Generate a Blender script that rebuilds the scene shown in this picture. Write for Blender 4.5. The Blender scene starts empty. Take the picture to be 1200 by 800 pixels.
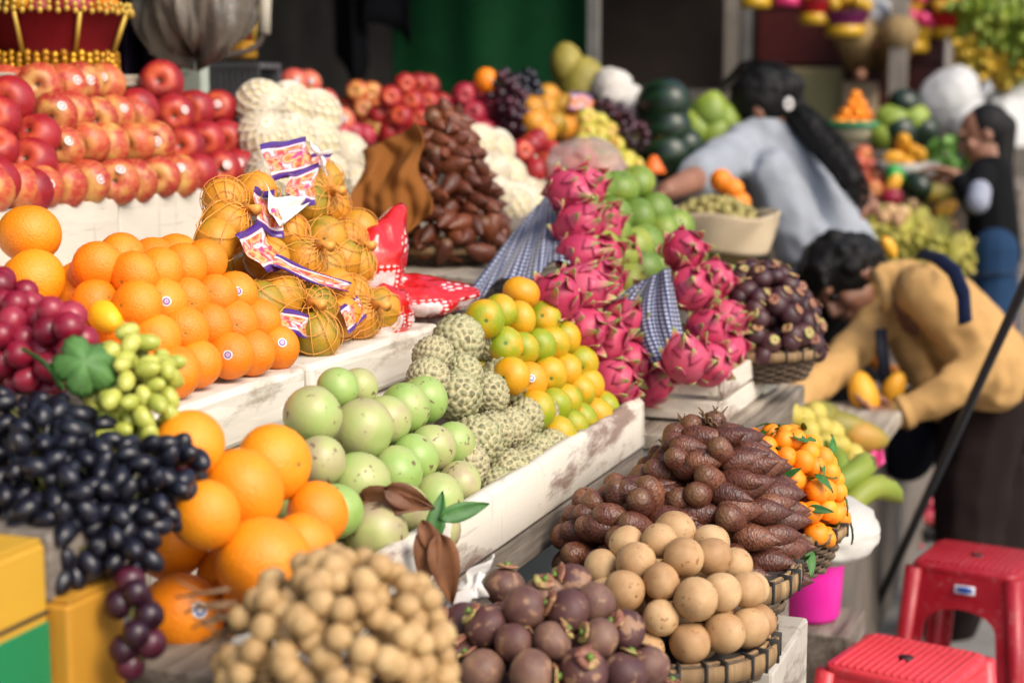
import bpy, bmesh, math, random
import numpy as np
from mathutils import Vector, Matrix, Euler, Quaternion
R = math.radians
random.seed(7); rng = np.random.default_rng(7)
scene = bpy.context.scene
col = scene.collection

# ------------------------------------------------------------------ camera
FPX, CAM_H = 1930.0, 1.6                      # focal length in pixels of a 1200 px wide frame, eye height
PITCH = math.atan(290 / FPX); YAW = math.atan(740 / (FPX / math.cos(PITCH)))
cam_data = bpy.data.cameras.new('camera'); cam = bpy.data.objects.new('camera', cam_data); col.objects.link(cam)
cam.location = (0, 0, CAM_H); cam.rotation_euler = (R(90) - PITCH, 0, YAW)
cam_data.sensor_width = 36; cam_data.lens = FPX / 1200 * 36
cam_data.clip_start = 0.05; cam_data.clip_end = 500
cam_data.dof.use_dof = True; cam_data.dof.focus_distance = 2.42; cam_data.dof.aperture_fstop = 2.9
scene.camera = cam
# ------------------------------------------------------------------ sky, sun, exposure
SUN_EL, SUN_AZ = 43, 116                      # azimuth: compass-like from +Y towards +X, where the sun stands
world = bpy.data.worlds.new('World'); scene.world = world; world.use_nodes = True
wn = world.node_tree; bg = wn.nodes['Background']
sky = wn.nodes.new('ShaderNodeTexSky'); sky.sky_type = 'NISHITA'; sky.sun_disc = False
sky.sun_elevation = R(SUN_EL); sky.sun_rotation = R(SUN_AZ); sky.air_density = 1.0; sky.dust_density = 3.0; sky.ozone_density = 0.6
wn.links.new(sky.outputs[0], bg.inputs[0]); bg.inputs[1].default_value = 0.15
sl = bpy.data.lights.new('sun', 'SUN'); sl.energy = 1.7; sl.angle = R(32); sl.color = (1.0, 0.92, 0.80)
sun = bpy.data.objects.new('sun', sl); col.objects.link(sun)
sd = Vector((math.sin(R(SUN_AZ)) * math.cos(R(SUN_EL)), math.cos(R(SUN_AZ)) * math.cos(R(SUN_EL)), math.sin(R(SUN_EL))))
sun.rotation_euler = (-sd).to_track_quat('-Z', 'Y').to_euler(); sun.location = sd * 20
vs = scene.view_settings; vs.view_transform = 'Standard'; vs.look = 'None'; vs.gamma = 1; vs.use_curve_mapping = False
vs.exposure = 0.7
scene.render.engine = 'CYCLES'; scene.cycles.use_denoising = True; scene.cycles.max_bounces = 6
scene.cycles.diffuse_bounces = 3; scene.cycles.glossy_bounces = 3; scene.cycles.transparent_max_bounces = 12
scene.cycles.sample_clamp_indirect = 6

# ------------------------------------------------------------------ measuring: a photo pixel to a place
FW = Vector((-math.sin(YAW) * math.cos(PITCH), math.cos(YAW) * math.cos(PITCH), -math.sin(PITCH)))
RT = Vector((math.cos(YAW), math.sin(YAW), 0)); UP = RT.cross(FW); CAM = Vector((0, 0, CAM_H))
def ray(x, y): return FW + RT * ((x - 600) / FPX) - UP * ((y - 400) / FPX)
def atd(x, y, ppm): return CAM + ray(x, y) * (FPX / ppm)          # at the distance where a metre is ppm pixels
def atz(x, y, z):
    r = ray(x, y); return CAM + r * ((z - CAM_H) / r.z)            # on the level z
def face(xf, zf, s):                                               # on a heap's sloping front: foot at (xf, zf), rise s
    def f(x, y):
        r = ray(x, y)                                              # z - zf = s*(xf - X)
        t = (zf + s * xf - s * CAM.x - CAM.z) / (r.z + s * r.x)
        return CAM + r * t
    return f
def face_at(x, y, ppm, s): p = atd(x, y, ppm); return face(p.x, p.z, s)
def dome(c, rx, ry, rz):                                           # on a mound
    def f(x, y):
        r = ray(x, y); S = Vector((1 / rx, 1 / ry, 1 / rz)); o = (CAM - c) * S; d = r * S
        b = o.dot(d); a = d.dot(d); q = b * b - a * (o.dot(o) - 1)
        t = (-b - math.sqrt(q)) / a if q > 0 else -b / a
        return CAM + r * t
    return f

# ------------------------------------------------------------------ objects
def new(name, me, m=None, par=None, loc=(0, 0, 0), rot=None, sc=None, label=None, cat=None, group=None, kind=None):
    o = bpy.data.objects.new(name, me); col.objects.link(o)
    if m is not None and me is not None and not me.materials: me.materials.append(m)
    if par is not None: o.parent = par
    o.location = loc
    if rot is not None:
        if isinstance(rot, Quaternion): o.rotation_mode = 'QUATERNION'; o.rotation_quaternion = rot
        else: o.rotation_euler = rot
    if sc is not None: o.scale = (sc, sc, sc) if not hasattr(sc, '__len__') else sc
    if label: o['label'] = label
    if cat: o['category'] = cat
    if group: o['group'] = group
    if kind: o['kind'] = kind
    return o
def empty(name, loc=(0, 0, 0), **k): return new(name, None, None, None, loc, **k)
def mesh(vs_, fs, smooth=True, name='m'):
    me = bpy.data.meshes.new(name); me.from_pydata([tuple(v) for v in vs_], [], fs); me.update()
    if smooth: me.shade_smooth()
    return me
class MB:                                                           # collects shapes for one mesh
    def __init__(s): s.v = []; s.f = []
    def add(s, v, f):
        n = len(s.v); s.v += [tuple(a) for a in v]; s.f += [[i + n for i in q] for q in f]; return s
    def mesh(s, smooth=True): return mesh(s.v, s.f, smooth)
    def box(s, x0, x1, y0, y1, z0, z1):
        return s.add([(x0, y0, z0), (x1, y0, z0), (x1, y1, z0), (x0, y1, z0), (x0, y0, z1), (x1, y0, z1), (x1, y1, z1), (x0, y1, z1)],
                     [(0, 3, 2, 1), (4, 5, 6, 7), (0, 1, 5, 4), (1, 2, 6, 5), (2, 3, 7, 6), (3, 0, 4, 7)])
    def tube(s, pts, rad, seg=8, cap=True, flat=1.0):
        pts = [Vector(p) for p in pts]; n = len(pts); rad = [rad] * n if not hasattr(rad, '__len__') else rad
        v = []; up = None
        for i, p in enumerate(pts):
            t = (pts[min(i + 1, n - 1)] - pts[max(i - 1, 0)]).normalized()
            if up is None: up = t.orthogonal().normalized()
            up = (up - t * up.dot(t)).normalized(); b = t.cross(up)
            for k in range(seg):
                a = 2 * math.pi * k / seg; v.append(p + up * (math.cos(a) * rad[i]) + b * (math.sin(a) * rad[i] * flat))
        f = [(i * seg + k, i * seg + (k + 1) % seg, (i + 1) * seg + (k + 1) % seg, (i + 1) * seg + k) for i in range(n - 1) for k in range(seg)]
        if cap: f += [tuple(range(seg - 1, -1, -1)), tuple(range((n - 1) * seg, n * seg))]
        return s.add(v, f)
    def ball(s, c, r, seg=16, rings=10, q=None):
        r = (r, r, r) if not hasattr(r, '__len__') else r; c = Vector(c); v = []
        for i in range(rings + 1):
            th = math.pi * i / rings
            for k in range(seg):
                a = 2 * math.pi * k / seg; p = Vector((r[0] * math.sin(th) * math.cos(a), r[1] * math.sin(th) * math.sin(a), r[2] * math.cos(th)))
                v.append(c + (q @ p if q else p))
        f = [(i * seg + k, (i + 1) * seg + k, (i + 1) * seg + (k + 1) % seg, i * seg + (k + 1) % seg) for i in range(rings) for k in range(seg)]
        return s.add(v, f)
def bevel(me, w=0.004, seg=2, smooth=True):
    bm = bmesh.new(); bm.from_mesh(me); bmesh.ops.remove_doubles(bm, verts=bm.verts, dist=1e-5)
    bmesh.ops.bevel(bm, geom=[e for e in bm.edges], offset=w, segments=seg, affect='EDGES', profile=0.6); bm.to_mesh(me); bm.free()
    if smooth: me.shade_smooth()
    return me
def boxm(sx, sy, sz, w=0.004, cut=0, jit=0.0):                      # box centred in x,y, standing on z = 0, worn edges
    bm = bmesh.new(); bmesh.ops.create_cube(bm, size=1)
    for v in bm.verts: v.co = Vector((v.co.x * sx, v.co.y * sy, (v.co.z + .5) * sz))
    if cut: bmesh.ops.subdivide_edges(bm, edges=bm.edges[:], cuts=cut, use_grid_fill=True)
    if jit:
        for v in bm.verts: v.co += Vector((random.uniform(-jit, jit), random.uniform(-jit, jit), random.uniform(-jit, jit) * (v.co.z > .001)))
    if w: bmesh.ops.bevel(bm, geom=[e for e in bm.edges if e.calc_face_angle(0) > .6], offset=w, segments=2, affect='EDGES', profile=.5)
    me = bpy.data.meshes.new('box'); bm.to_mesh(me); bm.free(); return me
def lathe(prof, seg=24, cap=True):
    v = []; f = []
    for r, z in prof:
        for k in range(seg): a = 2 * math.pi * k / seg; v.append((r * math.cos(a), r * math.sin(a), z))
    n = len(prof)
    f = [(i * seg + k, i * seg + (k + 1) % seg, (i + 1) * seg + (k + 1) % seg, (i + 1) * seg + k) for i in range(n - 1) for k in range(seg)]
    if cap: f += [tuple(range(seg - 1, -1, -1)), tuple(range((n - 1) * seg, n * seg))]
    return mesh(v, f)
def grid(fn, nu, nv, thick=0.0, smooth=True):                       # cloth and sheets: fn(u, v) in 0..1
    v = [fn(i / nu, j / nv) for j in range(nv + 1) for i in range(nu + 1)]
    f = [(j * (nu + 1) + i, j * (nu + 1) + i + 1, (j + 1) * (nu + 1) + i + 1, (j + 1) * (nu + 1) + i) for j in range(nv) for i in range(nu)]
    me = mesh(v, f, smooth)
    uv = me.uv_layers.new(name='UVMap')
    for lp in me.loops:
        k = lp.vertex_index; uv.data[lp.index].uv = ((k % (nu + 1)) / nu, (k // (nu + 1)) / nv)
    if thick:
        bm = bmesh.new(); bm.from_mesh(me); bmesh.ops.solidify(bm, geom=bm.faces[:], thickness=thick); bm.to_mesh(me); bm.free()
        if smooth: me.shade_smooth()
    return me
def bake(o):
    dg = bpy.context.evaluated_depsgraph_get(); dg.update()
    me = bpy.data.meshes.new_from_object(o.evaluated_get(dg)); me.shade_smooth(); return me
def fuse(mb, voxel=0.006, smooth=4):                                # union of the shapes as one continuous skin
    o = bpy.data.objects.new('t', mb.mesh()); col.objects.link(o)
    md = o.modifiers.new('r', 'REMESH'); md.mode = 'VOXEL'; md.voxel_size = voxel
    if smooth: sm = o.modifiers.new('s', 'SMOOTH'); sm.iterations = smooth; sm.factor = .5
    me = bake(o); bpy.data.objects.remove(o); return me
def vnoise(p, s=1.0, seed=0):                                       # cheap smooth noise from sines
    x, y, z = p[0] * s + seed * 1.7, p[1] * s - seed * 2.3, p[2] * s + seed * .9
    return (math.sin(x * 1.0 + 1.3 * math.sin(y * 1.1 + seed)) + math.sin(y * 1.3 + 1.1 * math.sin(z * .9)) + math.sin(z * 1.2 + 1.2 * math.sin(x * .8 + 2))) / 3
def qdir(d, roll=0.0):                                              # turns +Z to d
    return Vector((0, 0, 1)).rotation_difference(Vector(d).normalized()) @ Quaternion((0, 0, 1), roll)
def jq(a=R(180)): return Euler((random.uniform(-a, a), random.uniform(-a, a), random.uniform(-3, 3))).to_quaternion()

# ------------------------------------------------------------------ materials
def lin(h):
    if not isinstance(h, str): return (*h, 1) if len(h) == 3 else h
    c = [int(h[i:i + 2], 16) / 255 for i in (0, 2, 4)]
    return tuple(((x + .055) / 1.055) ** 2.4 if x > .04 else x / 12.92 for x in c) + (1,)
class Mat:
    def __init__(s, name, rough=.5, **k):
        s.m = bpy.data.materials.new(name); s.m.use_nodes = True; s.nt = s.m.node_tree; s.b = s.nt.nodes['Principled BSDF']
        s.set(Roughness=rough, **k)
    def set(s, **k):
        for a, v in k.items(): s.put(s.b.inputs[a.replace('_', ' ')], v)
        return s
    def put(s, sock, v):
        if isinstance(v, bpy.types.NodeSocket): s.nt.links.new(v, sock)
        else: sock.default_value = v
    def n(s, t, ins=None, out=0, **p):
        nd = s.nt.nodes.new('ShaderNode' + t)
        for a, v in p.items(): setattr(nd, a, v)
        for a, v in (ins or {}).items(): s.put(nd.inputs[a], v)
        return nd.outputs[out]
    def coord(s, k='Object'): return s.n('TexCoord', out={'Generated': 0, 'UV': 2, 'Object': 3}[k])
    def rand(s): return s.n('ObjectInfo', out=5)
    def math(s, op, a, b=0.0, clamp=False): return s.n('Math', {0: a, 1: b}, operation=op, use_clamp=clamp)
    def noise(s, scale, detail=3, vec=None, w=None, rough=.55):
        i = {'Scale': scale, 'Detail': detail, 'Roughness': rough, 'Vector': vec or s.coord()}
        if w is not None: i['W'] = w
        return s.n('TexNoise', i, noise_dimensions='4D' if w is not None else '3D')
    def vor(s, scale, vec=None, feature='F1', out=0): return s.n('TexVoronoi', {'Scale': scale, 'Vector': vec or s.coord()}, out=out, feature=feature)
    def ramp(s, fac, stops, interp='LINEAR'):
        nd = s.nt.nodes.new('ShaderNodeValToRGB'); e = nd.color_ramp.elements; nd.color_ramp.interpolation = interp
        while len(e) < len(stops): e.new(.5)
        for i, (p, c) in enumerate(stops): e[i].position = p; e[i].color = lin(c)
        s.nt.links.new(fac, nd.inputs[0]); return nd.outputs[0]
    def step(s, v, a, b): return s.n('MapRange', {0: v, 1: a, 2: b, 3: 0.0, 4: 1.0})
    def mix(s, f, a, b, bt='MIX'):
        nd = s.nt.nodes.new('ShaderNodeMix'); nd.data_type = 'RGBA'; nd.blend_type = bt
        s.put(nd.inputs[0], f); s.put(nd.inputs[6], lin(a) if isinstance(a, (str, tuple)) else a); s.put(nd.inputs[7], lin(b) if isinstance(b, (str, tuple)) else b)
        return nd.outputs[2]
    def sep(s, v, i): return s.n('SeparateXYZ', {0: v}, out=i)
    def bump(s, h, strength=.3, dist=.002): s.set(Normal=s.n('Bump', {'Strength': strength, 'Distance': dist, 'Height': h})); return s
    def col(s, c): return s.set(Base_Color=c if isinstance(c, bpy.types.NodeSocket) else lin(c))
def fruit(name, stops, ns=2.0, rough=.38, bump=None, rand=.35, spots=None, pole=None, tail=None, coat=0.0, sss=0.0, detail=3):
    m = Mat(name, min(.6, rough + .1)); r = m.rand(); w = m.math('MULTIPLY', r, 90)
    n = m.step(m.noise(ns, detail, w=w), .3, .7)
    fac = m.math('ADD', m.math('MULTIPLY', n, 1 - rand), m.math('MULTIPLY', r, rand))
    c = m.ramp(fac, stops)
    if spots: c = m.mix(m.step(m.noise(spots[1], 2, w=w), spots[2], spots[2] + .06), c, spots[0])
    z = m.sep(m.coord('Generated'), 2)
    if pole:                                                        # small dark scar at the stalk end
        co = m.coord(); rr = m.math('ADD', m.n('VectorMath', {0: m.n('CombineXYZ', {0: m.sep(co, 0), 1: m.sep(co, 1)})}, out=1, operation='LENGTH'), m.math('MULTIPLY', m.noise(20, 2, w=w), .03)); k_ = .075 if pole[1] < .99 else .055
        c = m.mix(m.math('MULTIPLY', m.step(rr, k_, k_ - .02), m.step(z, .5, .6)), c, pole[0])
    if tail: c = m.mix(m.step(m.math('ADD', z, m.math('MULTIPLY', m.noise(6, 2), .08)), tail[1] + .04, tail[2] + .04), c, tail[0])
    m.col(c)
    if bump: m.bump(m.noise(bump[0], 2), bump[1], bump[2] if len(bump) > 2 else .002)
    if coat: m.set(Coat_Weight=coat * .6, Coat_Roughness=.4)
    if sss: m.set(Subsurface_Weight=sss, Subsurface_Radius=(.01, .006, .003), Subsurface_Scale=.5)
    return m.m
def plain(name, c, rough=.6, var=.15, ns=6, bump=None, metal=0.0, **k):
    m = Mat(name, rough, Metallic=metal, **k); c = lin(c); d = tuple(x * (1 - var) for x in c[:3]) + (1,); e = tuple(min(1, x * (1 + var)) for x in c[:3]) + (1,)
    m.col(m.mix(m.step(m.noise(ns, 4), .3, .7), d, e))
    if bump: m.bump(m.noise(bump[0], 3), bump[1], bump[2])
    return m.m
def cloth_mat(name, c, rough=.85, var=.12):
    m = Mat(name, rough); c = lin(c); m.col(m.mix(m.step(m.noise(9, 4), .3, .7), tuple(x * (1 - var) for x in c[:3]) + (1,), tuple(min(1, x * (1 + var)) for x in c[:3]) + (1,)))
    m.bump(m.noise(500, 2), .25, .001); m.set(Specular_IOR_Level=.15); return m.m

LEVEL = ('low on', 'halfway up', 'high on')
ORD = ['first', 'second', 'third', 'fourth', 'fifth', 'sixth', 'seventh', 'eighth', 'ninth', 'tenth', 'eleventh', 'twelfth', 'thirteenth', 'fourteenth', 'fifteenth']
CROP = {}
def put_fruit(proto, p, d, q, label, cat, group, extra=None):
    nm, me, m = proto
    o = new(nm, me, m, None, p, q, d, label, cat, group)
    if extra: extra(o)
    return o
def level_words(zs):
    lo, hi = min(zs), max(zs); t = (hi - lo) / 3 or 1
    return [LEVEL[min(2, int((z - lo) / t))] for z in zs]
def pile(proto, pts, d, f, where, cat, group, orient=None, fill=1, extra=None, fillpush=.62, kindword=None, dj=.05, touch=.93):
    """fruit at the measured spots of a heap's face, and a second layer tucked in behind it"""
    kw = kindword or cat
    ps = [f(x, y) for x, y, *_ in pts]; rs = [d * (k[0] if (k := q[2:]) else 1) for q in pts]
    for it in range(40):                                            # settle: no fruit inside another
        for i in range(len(ps)):
            for j in range(i):
                v = ps[i] - ps[j]; L = v.length or 1e-6; gap = (rs[i] + rs[j]) * .5 * touch - L
                if gap > 0: v = v * (gap * .35 / L); ps[i] = ps[i] + v; ps[j] = ps[j] - v
    lv = level_words([p.z for p in ps])
    for i_, ((x, y, *k), p, l) in enumerate(zip(pts, ps, lv)):
        o_ = sorted(t[0] for t, l2 in zip(pts, lv) if l2 == l); n_ = '' if len(o_) == 1 else ', %s from left' % ORD[min(14, o_.index(x))]
        s = d * (k[0] if k else random.uniform(1 - dj, 1 + dj))
        put_fruit(proto, p, s, orient(p) if orient else jq(), '%s%s %s %s' % (kw, n_, l, where), cat, group, extra)
    if fill:
        for p in ps:
            q = p + Vector((-d * fillpush, random.uniform(-.3, .3) * d, -d * random.uniform(.62, .72)))
            put_fruit(proto, q, d * .95, jq(), '%s deep inside %s' % (kw, where), cat, group, None)
def rows(proto, rws, d, f, where, cat, group, orient=None, extra=None, kindword=None, fill=1, words=None):
    """stacked rows from the bottom up: (x0, y0, x1, y1, count) measured along each row"""
    kw = kindword or cat; n = len(rws)
    words = words or ['bottom', 'second', 'third', 'fourth', 'fifth', 'sixth', 'seventh']
    for k, (x0, y0, x1, y1, c) in enumerate(rws):
        a, b = f(x0, y0), f(x1, y1)
        word = 'top row' if k == n - 1 and n > 1 else '%s row' % words[k]
        for i in range(c):
            t = i / max(1, c - 1); p = a.lerp(b, t) + Vector((random.uniform(-.06, .06) * d, random.uniform(-.06, .06) * d, random.uniform(-.05, .05) * d))
            put_fruit(proto, p, d * random.uniform(.95, 1.05), orient(p) if orient else jq(), '%s, %s from left in %s of %s' % (kw, ORD[i], word, where), cat, group, extra)
            if fill:
                put_fruit(proto, p + Vector((-d * .95, random.uniform(-.1, .1) * d, 0)), d * .97, jq(), '%s behind %s of %s' % (kw, word, where), cat, group)
# ------------------------------------------------------------------ fruit kinds (unit size, scaled when placed)
def sphere_fruit(sx=1, sy=1, sz=1, lump=.02, seed=0, seg=24, rings=16, dim=0.0, dim2=0.0, dw=.35):
    mb = MB(); mb.ball((0, 0, 0), .5, seg, rings); v2 = []
    for v in mb.v:
        p = Vector(v); n = p.normalized(); k = 1 + lump * vnoise(n, 3, seed); th = math.acos(max(-1, min(1, n.z)))
        k -= dim * math.exp(-(th / dw) ** 2) + dim2 * math.exp(-((math.pi - th) / dw) ** 2)
        v2.append((p.x * k * sx, p.y * k * sy, p.z * k * sz))
    return mesh(v2, mb.f)
def prof_fruit(prof, seg=24): return lathe(prof, seg)
apple_me = sphere_fruit(1, 1, .93, .025, 1, dim=.34, dim2=.20, dw=.33)
mats = {}
def apple_mat(name, stops, streak='e2b64a', sk=.52):
    m = Mat(name, .47); r = m.rand(); w = m.math('MULTIPLY', r, 90); co = m.coord()
    n = m.step(m.noise(1.5, 2, w=w), .32, .68)
    c = m.ramp(m.math('ADD', m.math('MULTIPLY', n, .6), m.math('MULTIPLY', r, .4)), stops)
    st = m.noise(14, 2, vec=m.n('Mapping', {'Vector': co, 'Scale': (1, 1, .12)}), w=w)
    c = m.mix(m.math('MULTIPLY', m.step(st, .42, .62), .35), c, stops[-1][1])
    z = m.sep(m.coord('Generated'), 2)
    cap = m.math('MAXIMUM', m.step(m.math('ADD', z, m.math('MULTIPLY', m.noise(3, 2, w=w), .5)), 1.12, 1.34), m.math('MULTIPLY', m.step(m.noise(1.6, 2, w=m.math('ADD', w, 7)), sk, sk + .14), .75))
    c = m.mix(cap, c, streak)
    rad = m.n('VectorMath', {0: m.n('CombineXYZ', {0: m.sep(co, 0), 1: m.sep(co, 1)})}, out=1, operation='LENGTH')
    hole = m.math('MULTIPLY', m.step(rad, .075, .03), m.step(z, .5, .55))
    c = m.mix(hole, c, '4a3a1c'); sp = m.step(m.vor(17), .1, .05); c = m.mix(m.math('MULTIPLY', sp, .35), c, 'e9c58c')
    m.col(c); m.set(Coat_Weight=.06, Coat_Roughness=.35); return m.m
APPLE = ('apple', apple_me, apple_mat('apple_red_gold', [(0, '86161e'), (.4, 'a42a26'), (.7, 'b84a30'), (1, 'c88a48')], 'cca456', .55))
APPLE_RED = ('apple', apple_me.copy(), apple_mat('apple_deep_red', [(0, '6e0a16'), (.5, '8e121e'), (1, 'a62428')], 'c8562e', .72))
APPLE_PINK = ('apple', apple_me.copy(), apple_mat('apple_pink', [(0, 'a8303c'), (.5, 'c2504a'), (1, 'd07a58')], 'd8a060', .7))
APPLE_PLUM = ('apple', apple_me.copy(), apple_mat('apple_plum', [(0, '7a0d26'), (.5, '981632'), (1, 'b02a44')], 'b84a50', .75))
APPLE_GREEN = ('apple', apple_me.copy(), apple_mat('apple_green', [(0, '8f9c30'), (.5, 'b0ac3c'), (1, 'c8b850')], 'c88a3c', .6))
orange_me = sphere_fruit(1, 1, .94, .02, 2, dim=.05, dim2=.03, dw=.18)
def orange_mat(name, stops, navel='7a6a20', **k): return fruit(name, stops, 1.6, .36, (30, .5, .003), .4, pole=(navel, .992, .998), coat=.1, **k)
ORANGE = ('orange', orange_me, orange_mat('orange_peel', [(0, 'e07000'), (.5, 'ea8008'), (1, 'f09010')]))
ORANGE_BIG = ('orange', orange_me.copy(), orange_mat('navel_orange_peel', [(0, 'e27a04'), (.5, 'ea8a08'), (1, 'f09a14')]))
GREEN_ORANGE = ('orange', orange_me.copy(), fruit('green_orange_peel', [(0, '6f7018'), (.3, '9c801c'), (.6, 'cc8820'), (1, 'd88c20')], 1.3, .38, (24, .3, .0025), .4, spots=('8a5a1c', 9, .66), pole=('4a4a18', .992, .998)))
MANDARIN = ('mandarin', sphere_fruit(1, 1, .84, .02, 3, dim=.10, dim2=.06, dw=.25), fruit('mandarin_peel', [(0, '5f8c10'), (.35, '96980e'), (.58, 'd0980e'), (1, 'da820a')], 1.2, .33, (26, .3, .0025), .4, pole=('4c6a18', .985, .995), coat=.15))
SMALL_MANDARIN = ('small_mandarin', sphere_fruit(1, 1, .88, .03, 4, dim=.08, dw=.25), fruit('small_mandarin_peel', [(0, 'f08008'), (.6, 'f59010'), (1, 'f8a820')], 1.5, .34, (26, .3, .0025), .4, pole=('6a6a20', .985, .995)))
STAR = ('star_apple', sphere_fruit(1, 1, .96, .025, 5, dim=.05, dim2=.04, dw=.2), fruit('star_apple_skin', [(0, '7a9a44'), (.35, '90aa5a'), (.6, 'a6aa6c'), (.82, 'a49672'), (1, '927c68')], 1.1, .32, (12, .15, .002), .4, spots=('6b563e', 5.5, .635), pole=('6a5a38', .985, .995), coat=.15))
LIME = ('green_mandarin', sphere_fruit(1, 1, .86, .03, 6, dim=.09, dw=.25), fruit('green_mandarin_peel', [(0, '486620'), (.45, '66802a'), (.75, '8a9434'), (1, 'a89c3a')], 1.2, .36, (26, .3, .0025), .4, pole=('4a5a18', .985, .995)))
SAPODILLA = ('sapodilla', sphere_fruit(.95, .95, 1.03, .035, 7, dim=.04, dw=.15), fruit('sapodilla_skin', [(0, '8a6440'), (.4, 'a88258'), (.75, 'bc9a6e'), (1, 'c8aa80')], 1.7, .55, (34, .3, .002), .45, spots=('8c5c30', 6, .64), pole=('5c3c1e', .993, .999), detail=6))
LONGAN_ME = sphere_fruit(1, 1, .95, .03, 8, 14, 10); LONGAN_M = fruit('longan_skin', [(0, '94744a'), (.5, 'ae8c5c'), (1, 'c4a674')], 2.5, .55, (16, .4, .002), .4, pole=('6b4a24', .985, .995), detail=6)
PLUM_ROUND = sphere_fruit(1, 1, 1, .02, 9, 14, 10)
GRAPE_ME = sphere_fruit(.72, .72, 1.05, .01, 10, 12, 9)
GRAPE_BLACK = fruit('black_grape_skin', [(0, '0a0a12'), (.6, '12121e'), (1, '20202e')], 1.5, .22, None, .5, spots=('2c3040', 3, .62))
GRAPE_PURPLE = fruit('purple_grape_skin', [(0, '1e0a18'), (.6, '30101f'), (1, '5a1c30')], 1.5, .25, None, .6)
GRAPE_RED = fruit('red_grape_skin', [(0, '5e0a20'), (.5, '84142e'), (1, 'a83c4c')], 1.4, .25, None, .5, sss=.05)
GRAPE_GREEN = fruit('green_grape_skin', [(0, '929a3a'), (.5, 'a9ae4c'), (1, 'c2bd66')], 1.4, .24, None, .5, sss=.25)
def cell_fruit(n, h, sub=4, sx=1, sz=.92, seed=0):                   # custard apple: raised cells parted by grooves
    bm = bmesh.new(); bmesh.ops.create_icosphere(bm, subdivisions=sub + 1, radius=.5)
    k = np.arange(n) + .5; ph = np.arccos(1 - 2 * k / n); th = math.pi * (1 + 5 ** .5) * k
    c = np.stack([np.cos(th) * np.sin(ph), np.sin(th) * np.sin(ph), np.cos(ph)], 1); r2 = np.random.default_rng(seed)
    c += r2.normal(0, .035, c.shape); c /= np.linalg.norm(c, axis=1)[:, None]
    V = np.array([v.co for v in bm.verts]); U = V / np.linalg.norm(V, axis=1)[:, None]
    D = np.sort(np.arccos(np.clip(U @ c.T, -1, 1)), axis=1)[:, :2]; e = np.clip((D[:, 1] - D[:, 0]) / (1.9 / math.sqrt(n)), 0, 1)
    hh = h * (1 - (1 - e) ** 1.9) - (h * .5 if h > .06 else 0); lump = np.array([.03 * vnoise(u, 2.5, seed) for u in U])
    V2 = U * (.5 * (1 + lump) + hh)[:, None] * np.array([sx, sx, sz])
    for v, p in zip(bm.verts, V2): v.co = p
    me = bpy.data.meshes.new('c'); bm.to_mesh(me); bm.free(); me.shade_smooth()
    at = me.attributes.new('cell', 'FLOAT', 'POINT'); at.data.foreach_set('value', e.astype(np.float32)); return me
def custard_mat():
    m = Mat('custard_apple_skin', .6); e = m.n('Attribute', out=2, attribute_name='cell'); w = m.math('MULTIPLY', m.rand(), 60)
    body = m.ramp(m.math('ADD', m.math('MULTIPLY', m.step(m.noise(1.5, 2, w=w), .3, .7), .5), m.math('MULTIPLY', m.rand(), .5)), [(0, '8e9466'), (.5, '9e9a72'), (1, 'a29878')])
    c = m.mix(m.step(e, .55, .2), body, 'b4a880')
    sp = m.math('MULTIPLY', m.step(m.noise(7, 4, w=w), .46, .62), m.step(e, .3, .8)); c = m.mix(m.math('MULTIPLY', sp, .85), c, '4d4630')
    m.col(c); m.bump(m.noise(40, 2), .2, .002); return m.m
CUSTARD = ('custard_apple', cell_fruit(135, .08), custard_mat())
# salak: drop-shaped snake fruit
sal_prof = [(0.0, -.5), (.10, -.485), (.18, -.44), (.245, -.34), (.272, -.2), (.268, -.05), (.235, .12), (.175, .27), (.10, .39), (.04, .47), (.012, .52), (0, .53)]
def salak_mesh(seed):
    me = lathe(sal_prof, 18, False)
    for v in me.vertices:
        p = v.co; k = 1 + .07 * vnoise(p, 7, seed); b = .05 * math.sin(p.z * 3 + seed); v.co = (p.x * k + b * p.z, p.y * k, p.z)
    return me
def salak_mat(name, a, b, c):
    m = Mat(name, .45); r = m.rand(); w = m.math('MULTIPLY', r, 70)
    cc = m.ramp(m.math('ADD', m.math('MULTIPLY', m.step(m.noise(2, 2, w=w), .3, .7), .5), m.math('MULTIPLY', r, .5)), [(0, a), (.55, b), (1, c)])
    mp = m.n('Mapping', {'Vector': m.coord(), 'Scale': (1, 1, 1.5)}); vo = m.vor(15, mp); cc = m.mix(m.step(vo, .5, 1.0), cc, '2c1610')
    z = m.sep(m.coord('Generated'), 2); cc = m.mix(m.step(m.math('ADD', z, m.math('MULTIPLY', m.noise(9, 3, w=w), .2)), .24, .10), cc, '6b4a30')
    m.col(cc); m.bump(vo, .5, .002); return m.m
SALAK_M = salak_mat('salak_skin', '3f2018', '603424', '86563c'); SALAK_M2 = salak_mat('salak_skin_dark', '45200f', '653018', '854824')
SALAKS = [('salak', salak_mesh(s), SALAK_M) for s in range(4)]; SALAKS2 = [('salak', salak_mesh(s + 5), SALAK_M2) for s in range(3)]
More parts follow.
